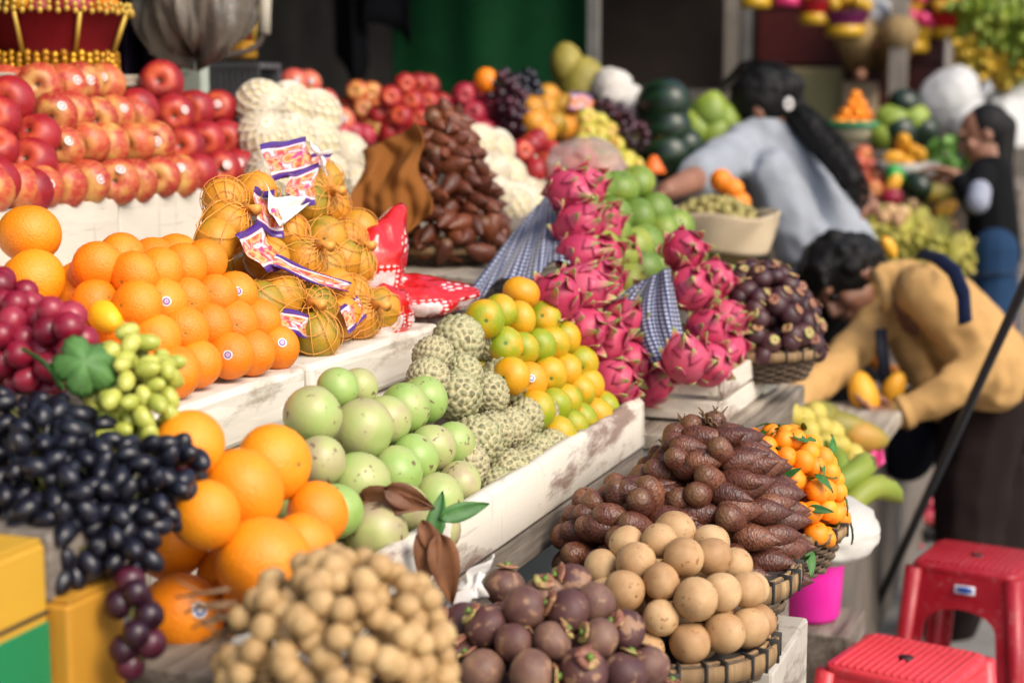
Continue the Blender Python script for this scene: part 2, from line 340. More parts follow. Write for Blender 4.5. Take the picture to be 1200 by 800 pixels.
# dragon fruit
drag_me = sphere_fruit(.92, .92, 1.12, .035, 12, dim=.04, dw=.25)
DRAG_M = fruit('dragon_fruit_skin', [(0, 'a42248'), (.5, 'b63658'), (1, 'c65a70')], 1.4, .4, (12, .2, .002), .4)
DRAG_M2 = fruit('dragon_fruit_skin_deep', [(0, 'a80e3c'), (.5, 'c01a4c'), (1, 'cc3058')], 1.4, .4, (12, .2, .002), .4)
def bract_mat():
    m = Mat('dragon_fruit_bract', .45); z = m.sep(m.coord('Generated'), 2)
    m.col(m.ramp(m.math('ADD', z, m.math('MULTIPLY', m.rand(), .15)), [(0, 'b43458'), (.45, 'c25270'), (.72, 'c88c7c'), (.9, 'a8ac68'), (1, '7d9040')])); return m.m
BRACT_M = bract_mat()
def bract_mesh(L, W, curl):
    nu, nv = 4, 6; v = []
    for j in range(nv + 1):
        t = j / nv; w = W * (1 - t) ** .7 * (1 - .12 * math.sin(t * 3)); out = curl * t * t + .02 * t
        for i in range(nu + 1): s = i / nu * 2 - 1; v.append((s * w, out + .04 * (1 - t) * (1 - s * s) - .02, t * L))
    f = [(j * (nu + 1) + i, j * (nu + 1) + i + 1, (j + 1) * (nu + 1) + i + 1, (j + 1) * (nu + 1) + i) for j in range(nv) for i in range(nu)]
    bm = bmesh.new(); tmp = mesh(v, f); bm.from_mesh(tmp); bmesh.ops.remove_doubles(bm, verts=bm.verts, dist=1e-4); g = bm.faces[:]
    r = bmesh.ops.solidify(bm, geom=g, thickness=.02); bm.to_mesh(tmp); bm.free(); tmp.shade_smooth(); tmp.materials.append(BRACT_M); return tmp
BR = [bract_mesh(.30, .15, .08), bract_mesh(.36, .17, .16), bract_mesh(.42, .13, .26)]
def bract_spots(n=16):
    out = []
    for i in range(n):
        t = (i + .5) / n; th = R(150) - t * R(128); ph = i * 2.39996
        nrm = Vector((math.sin(th) * math.cos(ph), math.sin(th) * math.sin(ph), math.cos(th)))
        p = Vector((nrm.x * .46, nrm.y * .46, nrm.z * .56)); upv = Vector((0, 0, 1)); tan = (upv - nrm * upv.dot(nrm)).normalized()
        x = nrm.cross(tan) * -1; q = Matrix((tan.cross(nrm) * -1, nrm, tan)).transposed().to_quaternion()
        out.append((p, q, BR[2] if t > .8 else BR[1] if t > .35 else BR[0]))
    return out
BSP = bract_spots()
def bracts(o):
    for p, q, me in BSP: new('bract', me, None, o, p, q @ Quaternion((1, 0, 0), random.uniform(-.15, .1)), random.uniform(.85, 1.15))
# far dragon fruit: the bracts joined with the body
def joined_dragon(m):
    me = drag_me.copy(); me.materials.clear(); bm = bmesh.new(); bm.from_mesh(me); me.materials.append(m); me.materials.append(BRACT_M)
    for p, q, b in BSP[1::2]:
        n0 = len(bm.verts); k = len(bm.faces); bm.from_mesh(b); bm.verts.ensure_lookup_table(); bm.faces.ensure_lookup_table()
        for v in bm.verts[n0:]: v.co = q @ v.co + p
        for f in bm.faces[k:]: f.material_index = 1
    bm.to_mesh(me); bm.free(); me.shade_smooth(); return me
DRAGON = ('dragon_fruit', drag_me, DRAG_M); DRAGON_FAR = ('dragon_fruit', joined_dragon(DRAG_M2), None)
# mangosteen with its crown of sepals
MANG_ME = sphere_fruit(1, 1, .88, .03, 14, dim=.05, dw=.3)
MANG_M = fruit('mangosteen_skin', [(0, '3c2026'), (.4, '553430'), (.7, '755646'), (1, '907258')], 1.6, .52, (14, .25, .002), .5, spots=('8d6a50', 3.2, .56), detail=6)
MANG_M2 = fruit('mangosteen_skin_dark', [(0, '241018'), (.5, '38181e'), (1, '54302a')], 1.6, .4, (14, .2, .002), .5)
def sepal_mat(name, st):
    m = Mat(name, .55); r = m.rand(); m.col(m.ramp(m.math('ADD', m.math('MULTIPLY', m.noise(5, 2, w=m.math('MULTIPLY', r, 40)), .7), m.math('MULTIPLY', r, .3)), st)); return m.m
SEP_M = sepal_mat('mangosteen_sepal', [(.2, '5a3024'), (.46, '8c5a44'), (.6, '9d8a54'), (.8, 'a3ae54')]); STEM_M = plain('fruit_stem_green', '5f7a2c', .6)
def sepal_mesh():
    mb = MB(); v = []; nr, na = 3, 8; v.append((0, 0, 0))
    for i in range(1, nr + 1):
        for k in range(na): a = -1 + 2 * k / (na - 1); rr = i / nr; v.append((.3 * rr * math.sin(a * 1.2) * 1.05, .06 + .26 * rr * math.cos(a * 1.2) ** .7, .07 * math.sin(rr * 2.6) + .03 * rr * a * a))
    f = [(0, 1 + k, 2 + k) for k in range(na - 1)] + [(1 + i * na + k, 1 + (i + 1) * na + k, 2 + (i + 1) * na + k, 2 + i * na + k) for i in range(nr - 1) for k in range(na - 1)]
    me = mesh(v, f); bm = bmesh.new(); bm.from_mesh(me); bmesh.ops.solidify(bm, geom=bm.faces[:], thickness=.05); bm.to_mesh(me); bm.free(); me.shade_smooth(); me.materials.append(SEP_M); return me
SEP_ME = sepal_mesh()
mb_ = MB(); mb_.tube([(0, 0, 0), (.01, 0, .09), (.02, .01, .17)], [.07, .06, .075], 8); STUB_ME = mb_.mesh(); STUB_ME.materials.append(STEM_M)
def calyx(o):
    c = new('stem', STUB_ME, None, o, (0, 0, .40))
    for k in range(4): new('sepal', SEP_ME, None, c, (0, 0, .02), Euler((random.uniform(-.35, .15), 0, k * math.pi / 2 + random.uniform(-.2, .2))), random.uniform(.62, .9))
def joined_mango_steen(sc=.72):
    me = MANG_ME.copy(); me.materials.clear(); me.materials.append(MANG_M2); me.materials.append(SEP_M); bm = bmesh.new(); bm.from_mesh(me)
    for k in range(4):
        n0 = len(bm.verts); f0 = len(bm.faces); bm.from_mesh(SEP_ME); bm.verts.ensure_lookup_table(); bm.faces.ensure_lookup_table(); q = Quaternion((0, 0, 1), k * math.pi / 2)
        for v in bm.verts[n0:]: v.co = q @ (v.co * sc) + Vector((0, 0, .42))
        for f in bm.faces[f0:]: f.material_index = 1
    bm.to_mesh(me); bm.free(); me.shade_smooth(); return me
MANGOSTEEN = ('mangosteen', MANG_ME, MANG_M); MANGOSTEEN_FAR = ('mangosteen', joined_mango_steen(), None)
# others
MANGO_ME = sphere_fruit(.72, .62, 1.15, .05, 15)
for v in MANGO_ME.vertices: v.co.x += .18 * v.co.z * v.co.z
MANGO = ('mango', MANGO_ME, fruit('mango_skin', [(0, 'cf8c14'), (.5, 'dc9c20'), (1, 'e2ac34')], 1.2, .4, None, .4))
def melon_mat(name, a, b, c, s=9):
    m = Mat(name, .35); co = m.coord(); ang = m.n('Math', {0: m.sep(co, 1), 1: m.sep(co, 0)}, operation='ARCTAN2')
    st = m.math('SINE', m.math('ADD', m.math('MULTIPLY', ang, s), m.math('MULTIPLY', m.noise(6, 3), 5))); c0 = m.mix(m.step(st, -.2, .6), a, b)
    m.col(m.mix(m.step(m.noise(1.2, 2, w=m.math('MULTIPLY', m.rand(), 30)), .62, .68), c0, c)); return m.m
WATERMELON = ('watermelon', sphere_fruit(1, 1, 1.15, .015, 16), melon_mat('watermelon_rind', '0c1c10', '16301a', '7a6a20'))
pom_prof = [(0, -.5), (.18, -.49), (.36, -.40), (.47, -.24), (.5, -.06), (.46, .12), (.36, .28), (.22, .41), (.12, .48), (.05, .5), (0, .49)]
POMELO = ('pomelo', lathe(pom_prof, 22, False), fruit('pomelo_skin', [(0, '5c7424'), (.5, '7f9230'), (1, 'a3a844')], 1.3, .4, (24, .25, .002), .4))
JACK = ('jackfruit', cell_fruit(260, .02, 3, 1, 1.35, 3), fruit('jackfruit_skin', [(0, '6b6a26'), (.5, '847a2e'), (1, '9a8a3c')], 2, .6, (40, .4, .003), .3))
PAPAYA = ('papaya', lathe([(0, -.75), (.12, -.73), (.3, -.6), (.42, -.35), (.45, -.1), (.38, .2), (.28, .45), (.16, .62), (.05, .68), (0, .68)], 22, False), fruit('papaya_skin', [(0, '5c6a24'), (.5, '8c7c2c'), (1, 'c8842c')], 1.0, .45, None, .4))
FOAM_PEAR = None
def ban_mesh(bend=.35, n=10):
    mb = MB(); pts = []; rad = []
    for i in range(n + 1):
        t = i / n; a = (t - .5) * 2; pts.append((bend * a * a, 0, a * .5)); e = min(t, 1 - t); rad.append(.035 + .09 * min(1, (e / .2)) ** .6 if 0 < i < n else .03)
    mb.tube(pts, rad, 7); return mb.mesh()
BAN_ME = ban_mesh()
BAN_GREEN = fruit('green_banana_skin', [(0, '4c661c'), (.5, '6f8224'), (1, '94923a')], 1.5, .45, None, .5, pole=('4c4420', .95, .99))
BAN_YEL = fruit('yellow_banana_skin', [(0, 'a8841c'), (.5, 'b8962a'), (1, 'a89a34')], 1.5, .45, None, .5, pole=('4c4420', .95, .99))
BAN_PALE = fruit('pale_green_banana_skin', [(0, '8a8a38'), (.5, 'a8a048'), (1, 'bca858')], 1.5, .45, None, .5, pole=('4c4420', .95, .99))
LEAF_G = fruit('leaf_green', [(0, '1e4a16'), (.5, '2c5f1c'), (1, '467a2c')], 3, .45, None, .5)
LEAF_B = fruit('leaf_dry_brown', [(0, '4a2c18'), (.5, '6b4226'), (1, '8a5c38')], 2.5, .6, None, .4)
def leaf_mesh(W=.2, fold=.05, droop=.2, n=9):
    v = []
    for j in range(n + 1):
        t = j / n; w = W * math.sin(math.pi * t ** .8) ** .8 * (1 - .35 * t) + .004
        for i in range(5): s = i / 2 - 1; v.append((s * w, t, fold * abs(s) - droop * t * t + .012 * math.sin(t * 17 + s * 2) * abs(s)))
    f = [(j * 5 + i, j * 5 + i + 1, j * 5 + i + 6, j * 5 + i + 5) for j in range(n) for i in range(4)]
    me = mesh(v, f); bm = bmesh.new(); bm.from_mesh(me); bmesh.ops.solidify(bm, geom=bm.faces[:], thickness=.006); bm.to_mesh(me); bm.free(); me.shade_smooth(); return me
LEAF = leaf_mesh(); LEAF2 = leaf_mesh(.24, .08, .45); LEAFD = leaf_mesh(.26, .14, .5); LEAFD.materials.append(LEAF_B)
LEAF.materials.append(LEAF_G); LEAF2.materials.append(LEAF_G)
# printed stickers
def sticker_mat(name, ring, mid):
    m = Mat(name, .4); co = m.coord(); r = m.n('VectorMath', {0: m.n('CombineXYZ', {0: m.sep(co, 0), 1: m.sep(co, 1)})}, out=1, operation='LENGTH')
    m.col(m.ramp(m.math('MULTIPLY', r, 1 / .105), [(0, mid), (.22, mid), (.26, 'ccc4bc'), (.36, 'ccc4bc'), (.40, ring), (.66, ring), (.70, 'd0cac4'), (1, 'd0cac4')])); return m.m
STK_RED = sticker_mat('sticker_red_print', 'd85a60', 'e8d0c8'); STK_PUR = sticker_mat('sticker_purple_print', '6a3a8c', '9a70b0'); STK_BLUE = sticker_mat('sticker_blue_print', '3a5a9c', 'c8d0e0')
def sticker_mesh(m, R0=.505, a=.26):
    v = [(0, 0, R0)]; f = []; na = 14
    for i in (1, 2, 3):
        for k in range(na): t = a * i / 3; v.append((R0 * math.sin(t) * math.cos(2 * math.pi * k / na), R0 * math.sin(t) * math.sin(2 * math.pi * k / na), R0 * math.cos(t)))
    f = [(0, 1 + k, 1 + (k + 1) % na) for k in range(na)] + [(1 + i * na + k, 1 + (i + 1) * na + k, 1 + (i + 1) * na + (k + 1) % na, 1 + i * na + (k + 1) % na) for i in range(2) for k in range(na)]
    me = mesh(v, f); me.materials.append(m); return me
STK = {'red': sticker_mesh(STK_RED, .505, .21), 'purple': sticker_mesh(STK_PUR, .5, .2), 'blue': sticker_mesh(STK_BLUE, .5, .2)}
def stick(o, kind, d, z=None):                                       # a sticker on the side that faces world direction d
    q = o.rotation_quaternion if o.rotation_mode == 'QUATERNION' else o.rotation_euler.to_quaternion()
    l = (q.inverted() @ Vector(d)).normalized(); k = 1 / math.sqrt(l.x ** 2 + l.y ** 2 + (l.z / .94) ** 2) if kind != 'red' else 1 / math.sqrt(l.x ** 2 + l.y ** 2 + (l.z / .93) ** 2)
    new('sticker', STK[kind], None, o, l * (.5 * k - .497), qdir(l), 1.0)
def to_cam(p): return (CAM - p).normalized()

# ------------------------------------------------------------------ setting materials
def white_board(name, base='cfc6b6', dirt='7a6a58', amt=.54, ns=5, peel=True):
    m = Mat(name, .6); co = m.coord(); n = m.noise(ns, 6, vec=m.n('Mapping', {'Vector': co, 'Scale': (1, .45, 1.6)}), rough=.7)
    c = m.mix(m.step(m.noise(3, 4), .3, .75), base, tuple(x * .86 for x in lin(base)[:3]))
    c = m.mix(m.math('MULTIPLY', m.step(n, amt, amt + .1), .8), c, dirt)
    if peel:
        g = m.noise(3, 5, vec=m.n('Mapping', {'Vector': co, 'Scale': (6, 2, 30)}), rough=.6); c = m.mix(m.math('MULTIPLY', m.step(g, .6, .72), .55), c, '5c4c3c')
        d = m.noise(3, 4, vec=m.n('Mapping', {'Vector': co, 'Scale': (4, 24, 2)}), rough=.6); c = m.mix(m.math('MULTIPLY', m.step(d, .62, .72), .45), c, '8a7660')
    m.col(c); m.bump(n, .35, .004); return m.m
def wood(name, a='6f655a', b='3f372f', c='9a9084', ax=1, ns=3):
    m = Mat(name, .75); sc = [18, 18, 18]; sc[ax] = 1.2; n = m.noise(ns, 6, vec=m.n('Mapping', {'Vector': m.coord(), 'Scale': sc}), rough=.65)
    k = m.ramp(n, [(.25, b), (.5, a), (.75, c)]); m.col(m.mix(m.step(m.noise(4, 4), .5, .8), k, b)); m.bump(n, .5, .004); return m.m
FOAM = white_board('white_foam', 'e0d9cb', '8a765c', .58, 6, False)
WHITEWOOD = white_board('peeling_white_wood', 'd6cdbd', '6a4838', .54, 6)
OLDWOOD = wood('weathered_wood'); OLDWOOD_X = wood('weathered_wood_crosswise', ax=0); PALEWOOD = wood('pale_weathered_wood', '9c9080', '5c5044', 'c2b8a8'); PALEWOOD_X = wood('pale_weathered_wood_crosswise', '9c9080', '5c5044', 'c2b8a8', ax=0)
DARKWOOD = wood('dark_wood', '2c2420', '18130f', '40362e')
def ground_mat():
    m = Mat('wet_asphalt', .5); n = m.noise(1.3, 6); c = m.ramp(n, [(.3, '6e6c6a'), (.55, '8a8885'), (.75, 'a09e9c')])
    c = m.mix(m.math('MULTIPLY', m.step(m.noise(60, 2), .55, .7), .4), c, '3a3836'); m.col(c); m.set(Roughness=m.n('MapRange', {0: m.noise(1.1, 3), 1: .35, 2: .65, 3: .22, 4: .75})); m.bump(m.noise(90, 3), .3, .004); return m.m
def concrete_mat(name, a='7d756c', b='4c463f'):
    m = Mat(name, .8); n = m.noise(2.4, 7, vec=m.n('Mapping', {'Vector': m.coord(), 'Scale': (2, 2, .7)}), rough=.65); m.col(m.ramp(n, [(.3, b), (.55, a), (.75, '948c82')])); m.bump(m.noise(30, 5), .4, .005); return m.m
# ------------------------------------------------------------------ the setting
def plane(name, x0, x1, y0, y1, z, m, **k): return new(name, mesh([(x0, y0, z), (x1, y0, z), (x1, y1, z), (x0, y1, z)], [(0, 1, 2, 3)], False), m, **k)
plane('ground', -150, 150, -150, 150, 0, ground_mat(), kind='structure')
def slab(name, x0, x1, y0, y1, z0, z1, m, par=None, w=.004, cut=0, jit=0, **k):
    return new(name, boxm(x1 - x0, y1 - y0, z1 - z0, w, cut, jit), m, par, ((x0 + x1) / 2, (y0 + y1) / 2, z0), **k)
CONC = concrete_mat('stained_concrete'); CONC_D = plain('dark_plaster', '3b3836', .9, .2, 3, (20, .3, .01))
# market hall behind the stalls: dim, roofed
hall = empty('market_hall', (-3.5, 6, 0), label='dim market hall with dark walls behind the fruit stalls', cat='building')
def hp(name, x0, x1, y0, y1, z0, z1, m, **k): return slab(name, x0 + 3.5, x1 + 3.5, y0 - 6, y1 - 6, z0, z1, m, hall, 0, **k)
hp('unseen_roof', -7.5, -1.7, -1.5, 12, 2.62, 2.72, CONC_D)  # out of view; reaches forward to darken the hall and cut sky light
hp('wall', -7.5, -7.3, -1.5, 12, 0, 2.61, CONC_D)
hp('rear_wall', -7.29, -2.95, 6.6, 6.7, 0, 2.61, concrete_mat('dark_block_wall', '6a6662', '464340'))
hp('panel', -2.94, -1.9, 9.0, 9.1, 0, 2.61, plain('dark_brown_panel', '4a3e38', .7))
RED_D = plain('dark_red_shutter', '4a1210', .5, .12, 4)
for k in range(6): hp('shutter_panel', -1.89, -.95, 8.6, 8.64, .9 + k * .285, .9 + k * .285 + .27, RED_D)
hp('shutter_rail', -1.89, -.95, 8.66, 8.70, .6, 2.61, plain('grey_rail', '4a4644', .6))
hp('grey_cladding', -2.94, -1.95, 8.0, 8.06, .6, 1.62, plain('grey_cladding', '5f5a56', .8))
STEEL = plain('galvanised_steel', '8c8a86', .4, .15, 20, metal=.6)
hp('post', -1.94, -1.90, 5.9, 5.94, 0, 2.61, STEEL); hp('post', -1.86, -1.82, 8.1, 8.14, 0, 2.61, STEEL); hp('post', -1.95, -1.88, 8.1, 8.17, 0, 2.6, CONC)
hp('post', -1.16, -1.08, 8.2, 8.28, 0, 2.61, CONC)
# dark green curtain, hung in soft folds
GREEN_C = cloth_mat('dark_green_tarpaulin', '0e4022', .75, .15)
def curtain(u, v): return Vector((-2.78 + .85 * u, 6.0 + .012 * math.sin(u * 11) + .006 * math.sin(u * 23 + 1), 2.55 - 1.75 * v))
new('curtain', grid(curtain, 90, 6, .004), GREEN_C, label='dark green tarpaulin curtain hanging behind the far apple heaps', cat='curtain')
def blackcloth(u, v): return Vector((-3.0 + .3 * u + .05 * v * math.sin(u * 7), 5.9 + .05 * math.sin(u * 14 + v), 2.5 - (.75 + .12 * math.sin(u * 6)) * v))
new('jacket', grid(blackcloth, 30, 10, .006), cloth_mat('black_cloth', '121217'), label='black cloth hung up at the left edge of the green curtain', cat='cloth')

# stepped stall front
wallm = CONC
wl = slab('low_wall', -.95, -.66, 2.55, 6.2, 0, .62, wood('grey_rendered_board', '6b6259', '4a423b', '857b70', ax=2), None, .01, label='stained grey low wall under the stall edge beside the aisle', cat='wall')
table = empty('stall_table', (-1.5, 2.2, 0), label='weathered wooden stall table carrying the white trays', cat='table')
def tp(name, x0, x1, y0, y1, z0, z1, m, w=.003): return slab(name, x0 + 1.5, x1 + 1.5, y0 - 2.2, y1 - 2.2, z0, z1, m, table, w)
tp('front_rail', -.86, -.825, .9, 2.86, .905, .955, OLDWOOD); tp('tabletop', -2.4, -.865, .9, 2.86, .93, .955, OLDWOOD)
for x in (-.875, -2.3):
    for y in (1.0, 2.1, 2.78): tp('leg', x - .025, x + .025, y, y + .05, 0, .904, OLDWOOD)
BACK_BLUE = plain('grey_blue_sheet', '8c9498', .5, .15, 8)
far_table = empty('stall_table', (-1.6, 4, 0), label='long plank table under the crates further along the stall', cat='table')
def fp(name, x0, x1, y0, y1, z0, z1, m, w=.003): return slab(name, x0 + 1.6, x1 + 1.6, y0 - 4, y1 - 4, z0, z1, m, far_table, w)
fp('tabletop', -2.6, -.863, 2.9, 4.35, .945, .975, PALEWOOD); fp('front_board', -.86, -.70, 2.9, 3.58, .945, .9745, PALEWOOD); fp('rear_tabletop', -2.6, -1.2, 4.353, 6.1, .945, .974, PALEWOOD); fp('front_rail', -.695, -.665, 2.9, 3.58, .90, .965, OLDWOOD)
fp('side_panel', -2.6, -.76, 2.905, 2.925, .62, .944, BACK_BLUE); fp('side_panel', -.75, -.735, 2.93, 3.58, .62, .899, DARKWOOD)
for x in (-2.5, -.8):
    for y in (2.95, 3.5 if x > -1 else 4.2): fp('leg', x - .03, x + .03, y, y + .06, 0, .944, OLDWOOD)

# white tray that holds star apples, custard apples, mandarins
TX, TZ = -.822, 1.05
tray = empty('display_tray', (-1.0, 2.1, .958), label='long grimy white foam tray under the star apples and mandarins', cat='tray')
def foam_edge(L, h, t, seed):                                       # thick worn foam edge running along y
    n = 46; ps = [(-t / 2, .0), (-t / 2, h * .9), (-t / 2 + .006, h), (t / 2 - .008, h), (t / 2, h * .9), (t / 2, h * .08), (t / 2 - .005, 0)]
    v = []; f = []
    for j in range(n + 1):
        y = (j / n - .5) * L; jx = .003 * vnoise((y, 0, 0), 14, seed); jz = .004 * vnoise((y, 1, 0), 19, seed + 3)
        for x, z in ps: v.append((x + jx * (z > .01), y, z + (jz if z > h * .5 else 0)))
    m = len(ps); f = [(j * m + k, j * m + (k + 1) % m, (j + 1) * m + (k + 1) % m, (j + 1) * m + k) for j in range(n) for k in range(m)]
    f += [tuple(range(m))[::-1], tuple(n * m + k for k in range(m))]
    me = mesh(v, [q[::-1] for q in f]); bm = bmesh.new(); bm.from_mesh(me); bmesh.ops.recalc_face_normals(bm, faces=bm.faces); bm.to_mesh(me); bm.free(); me.shade_smooth_by_angle if False else None; return me
new('front_edge', foam_edge(1.44, .093, .026, 1), WHITEWOOD, tray, (TX - .013 + 1.0, .035, 0))
new('end_edge', boxm(.36, .024, .09, .004), WHITEWOOD, tray, (-.035, .742, 0)); new('bottom', boxm(.36, 1.38, .014, .002), WHITEWOOD, tray, (-.03, .03, .001))
new('back_edge', boxm(.02, 1.38, .09, .004), WHITEWOOD, tray, (-.225, .03, 0))
# middle ledge: three foam boxes end to end
def foam_box(y0, y1, x0, x1, z0, z1, label):
    o = empty('foam_box', ((x0 + x1) / 2, (y0 + y1) / 2, z0), label=label, cat='foam box', group='white foam boxes of the middle ledge')
    bd = slab('body', -(x1 - x0) / 2, (x1 - x0) / 2, -(y1 - y0) / 2, (y1 - y0) / 2, 0, z1 - z0 - .083, FOAM, o, .008, 4, .0015)
    slab('lid', -(x1 - x0) / 2 - .004, (x1 - x0) / 2 + .006, -(y1 - y0) / 2, (y1 - y0) / 2, z1 - z0 - .080, z1 - z0, FOAM, o, .008, 4, .0012)
MZ, MX = 1.205, -1.135
foam_box(1.0, 1.715, -1.80, MX, .956, MZ, 'white foam box under the left part of the orange rows'); foam_box(1.72, 2.13, -1.80, MX - .004, .956, MZ - .003, 'white foam box under the right end of the orange rows')
foam_box(2.135, 2.61, -1.80, MX + .003, .956, MZ, 'white foam box under the netted oranges and red bags')
# apple ledge: painted boards
al = empty('apple_crate', (-2.1, 2.2, .956), label='long peeling white wooden crate under the left apple heap', cat='crate')
AZ, AX = 1.40, -1.815
slab('bottom', -.28, .28, -1.1, .83, AZ - .956 - .02, AZ - .956 - .002, WHITEWOOD, al, .002)
for k, (ya, yb) in enumerate(((-1.1, -.02), (-.016, .47), (.474, .83))): slab('board', .262, .285, ya, yb, .29, AZ - .956 + .002 * k, WHITEWOOD, al, .004, 3, .002)
for k, (ya, yb) in enumerate(((-1.1, .28), (.285, .83))): slab('board', .262, .284, ya, yb, .0, .286, WHITEWOOD, al, .004, 3, .002)
slab('end_board', -.28, .26, .81, .829, 0, AZ - .956 - .021, WHITEWOOD, al, .003); slab('back_board', -.28, -.26, -1.1, .8, 0, AZ - .956 - .021, WHITEWOOD, al, .003)
def slat_crate(name, label, x0, x1, y0, y1, z0, z1, n=3, m=(PALEWOOD, PALEWOOD_X), top=0, group=None):
    o = empty(name, ((x0 + x1) / 2, (y0 + y1) / 2, z0), label=label, cat='crate', group=group); hx, hy, H = (x1 - x0) / 2, (y1 - y0) / 2, z1 - z0
    for k in range(n):
        a = H * k / n + .002; b = H * (k + 1) / n - .006 + random.uniform(-.002, .002)
        slab('slat', hx - .014, hx, -hy, hy, a, b, m[0], o, .002, 2, .001); slab('slat', -hx, -hx + .014, -hy, hy, a, b, m[0], o, .002)
        slab('slat', -hx + .016, hx - .016, -hy + .001, -hy + .013, a + .002, b + random.uniform(-.003, .002), m[1], o, .002, 2, .001); slab('slat', -hx + .016, hx - .016, hy - .013, hy - .001, a + .002, b, m[1], o, .002)
    slab('bottom', -hx + .016, hx - .016, -hy + .015, hy - .015, .004, .016, m[0], o, .001)
    for sx in (-1, 1):
        for sy in (-1, 1): slab('corner_post', sx * (hx - .03) - .012, sx * (hx - .03) + .012, sy * (hy - .028) - .012, sy * (hy - .028) + .012, .017, H - .004, m[0], o, .001)
    if top:
        w = 2 * hx / top
        for k in range(top): slab('top_board', -hx + k * w + .002, -hx + (k + 1) * w - .003, -hy - .004, hy + .004, H - .003, H + .012, m[0], o, .002, 3, .0015)
    return o
slat_crate('wooden_crate', 'grey wooden crate with a plank top beside the red net bags', -1.72, -1.06, 2.64, 3.02, .976, 1.20, 3, top=5)
slat_crate('wooden_crate', 'flat plank crate under the bowl of dark salak', -1.95, -1.22, 3.12, 3.72, 1.02, 1.215, 4, top=5)
slat_crate('wooden_crate', 'peeling wooden crate holding the dragon fruit beside the mangosteen basket', -.90, -.712, 3.02, 3.34, .978, 1.075, 2, (WHITEWOOD, WHITEWOOD))
slab('support_box', -1.2, -.92, 2.88, 3.6, .976, 1.19, OLDWOOD, None, .006, label='grey box under the rear dragon fruit heap', cat='crate')
slab('support_box', -1.9, -1.25, 3.13, 3.71, .976, 1.018, OLDWOOD, None, .006, label='low board stack under the flat plank crate', cat='crate')
slab('support_box', -1.32, -.86, 3.64, 4.12, .976, 1.165, PALEWOOD, None, .006, label='plank box under the green mandarin heap', cat='crate')
slab('support_box', -1.25, -.868, 4.14, 4.34, .976, 1.12, PALEWOOD, None, .006, label='plank box under the cloth sack of greenish longans', cat='crate')
slab('foam_block', -.84, -.70, 3.345, 3.57, .978, 1.06, FOAM, None, .01, 4, .002, label='stained white foam block under the far mangosteen basket', cat='foam box')
def rear_step(label, x0, x1, y0, y1, z1, m=OLDWOOD): slab('display_box', x0, x1, y0, y1, .976, z1, m, None, .006, label=label, cat='crate')
rear_step('dark box under the netted pears', -2.3, -1.62, 3.10, 3.11 + .6, 1.36); rear_step('dark box under the pink and red apples', -2.75, -1.85, 3.75, 4.9, 1.40)
rear_step('dark box under the white netted fruit', -1.84, -1.33, 3.73, 4.4, 1.28); rear_step('dark box under the orange net bags', -1.84, -1.44, 4.41, 5.1, 1.36)
rear_step('dark box under the watermelons and pomelos', -1.9, -1.30, 5.12, 5.75, 1.25); slab('display_box', -1.95, -1.65, 5.2, 5.74, 1.322, 1.45, DARKWOOD, None, .006, label='dark raised box under the jackfruit', cat='crate')

# ------------------------------------------------------------------ people
SKIN = Mat('skin', .5); SKIN.col(SKIN.mix(SKIN.step(SKIN.noise(8, 3), .3, .7), '7a5240', '96684f')); SKIN.set(Subsurface_Weight=.1, Subsurface_Radius=(.012, .005, .003), Subsurface_Scale=.6); SKIN = SKIN.m
HM = Mat('black_hair', .6, Specular_IOR_Level=.25); HM.col('0b0908'); HM.bump(HM.noise(14, 4, vec=HM.n('Mapping', {'Vector': HM.coord(), 'Scale': (9, 9, 1.5)})), .8, .006); HAIR = HM.m
EYE = plain('dark_eye', '120c0a', .2)
def chain(mb, pts, rad, n=7):
    pts = [Vector(p) for p in pts]
    for i in range(len(pts) - 1):
        n = min(40, max(6, int((pts[i + 1] - pts[i]).length / (.28 * min(rad[i], rad[i + 1])))))
        for k in range(n + 1): t = k / n; r = rad[i] + (rad[i + 1] - rad[i]) * t; mb.ball(pts[i].lerp(pts[i + 1], t), r, 10, 7)
def oval(mb, c, r, xdir=(1, 0, 0), zdir=(0, 0, 1)):
    z = Vector(zdir).normalized(); x = Vector(xdir); x = (x - z * x.dot(z)).normalized(); mb.ball(c, r, 18, 12, Matrix((x, z.cross(x), z)).transposed().to_quaternion())
def head(mb, c, fwd, up, s=1.0):
    f = Vector(fwd).normalized(); u = Vector(up); u = (u - f * u.dot(f)).normalized(); r = f.cross(u)
    P = lambda a, b, d: Vector(c) + (r * a + f * b + u * d) * s
    oval(mb, P(0, -.012, .025), (.074 * s, .092 * s, .088 * s), r, u); oval(mb, P(0, .02, -.045), (.058 * s, .066 * s, .068 * s), r, u); oval(mb, P(0, .058, -.088), (.026 * s, .024 * s, .022 * s), r, u)
    for t in range(5): mb.ball(P(0, .083 + .018 * t / 4, .012 - .038 * t / 4), (.008 + .006 * t / 4) * s, 10, 8)
    oval(mb, P(0, .084, .028), (.05 * s, .012 * s, .012 * s), r, u)
    for sg in (-1, 1):
        oval(mb, P(sg * .075, -.012, -.012), (.010 * s, .020 * s, .032 * s), r, u); oval(mb, P(sg * .012, .093, -.032), (.010 * s, .009 * s, .008 * s), r, u); oval(mb, P(sg * .036, .062, -.028), (.024 * s, .02 * s, .024 * s), r, u)
    oval(mb, P(0, .084, -.056), (.024 * s, .012 * s, .006 * s), r, u); oval(mb, P(0, .082, -.067), (.020 * s, .012 * s, .007 * s), r, u)
    return P
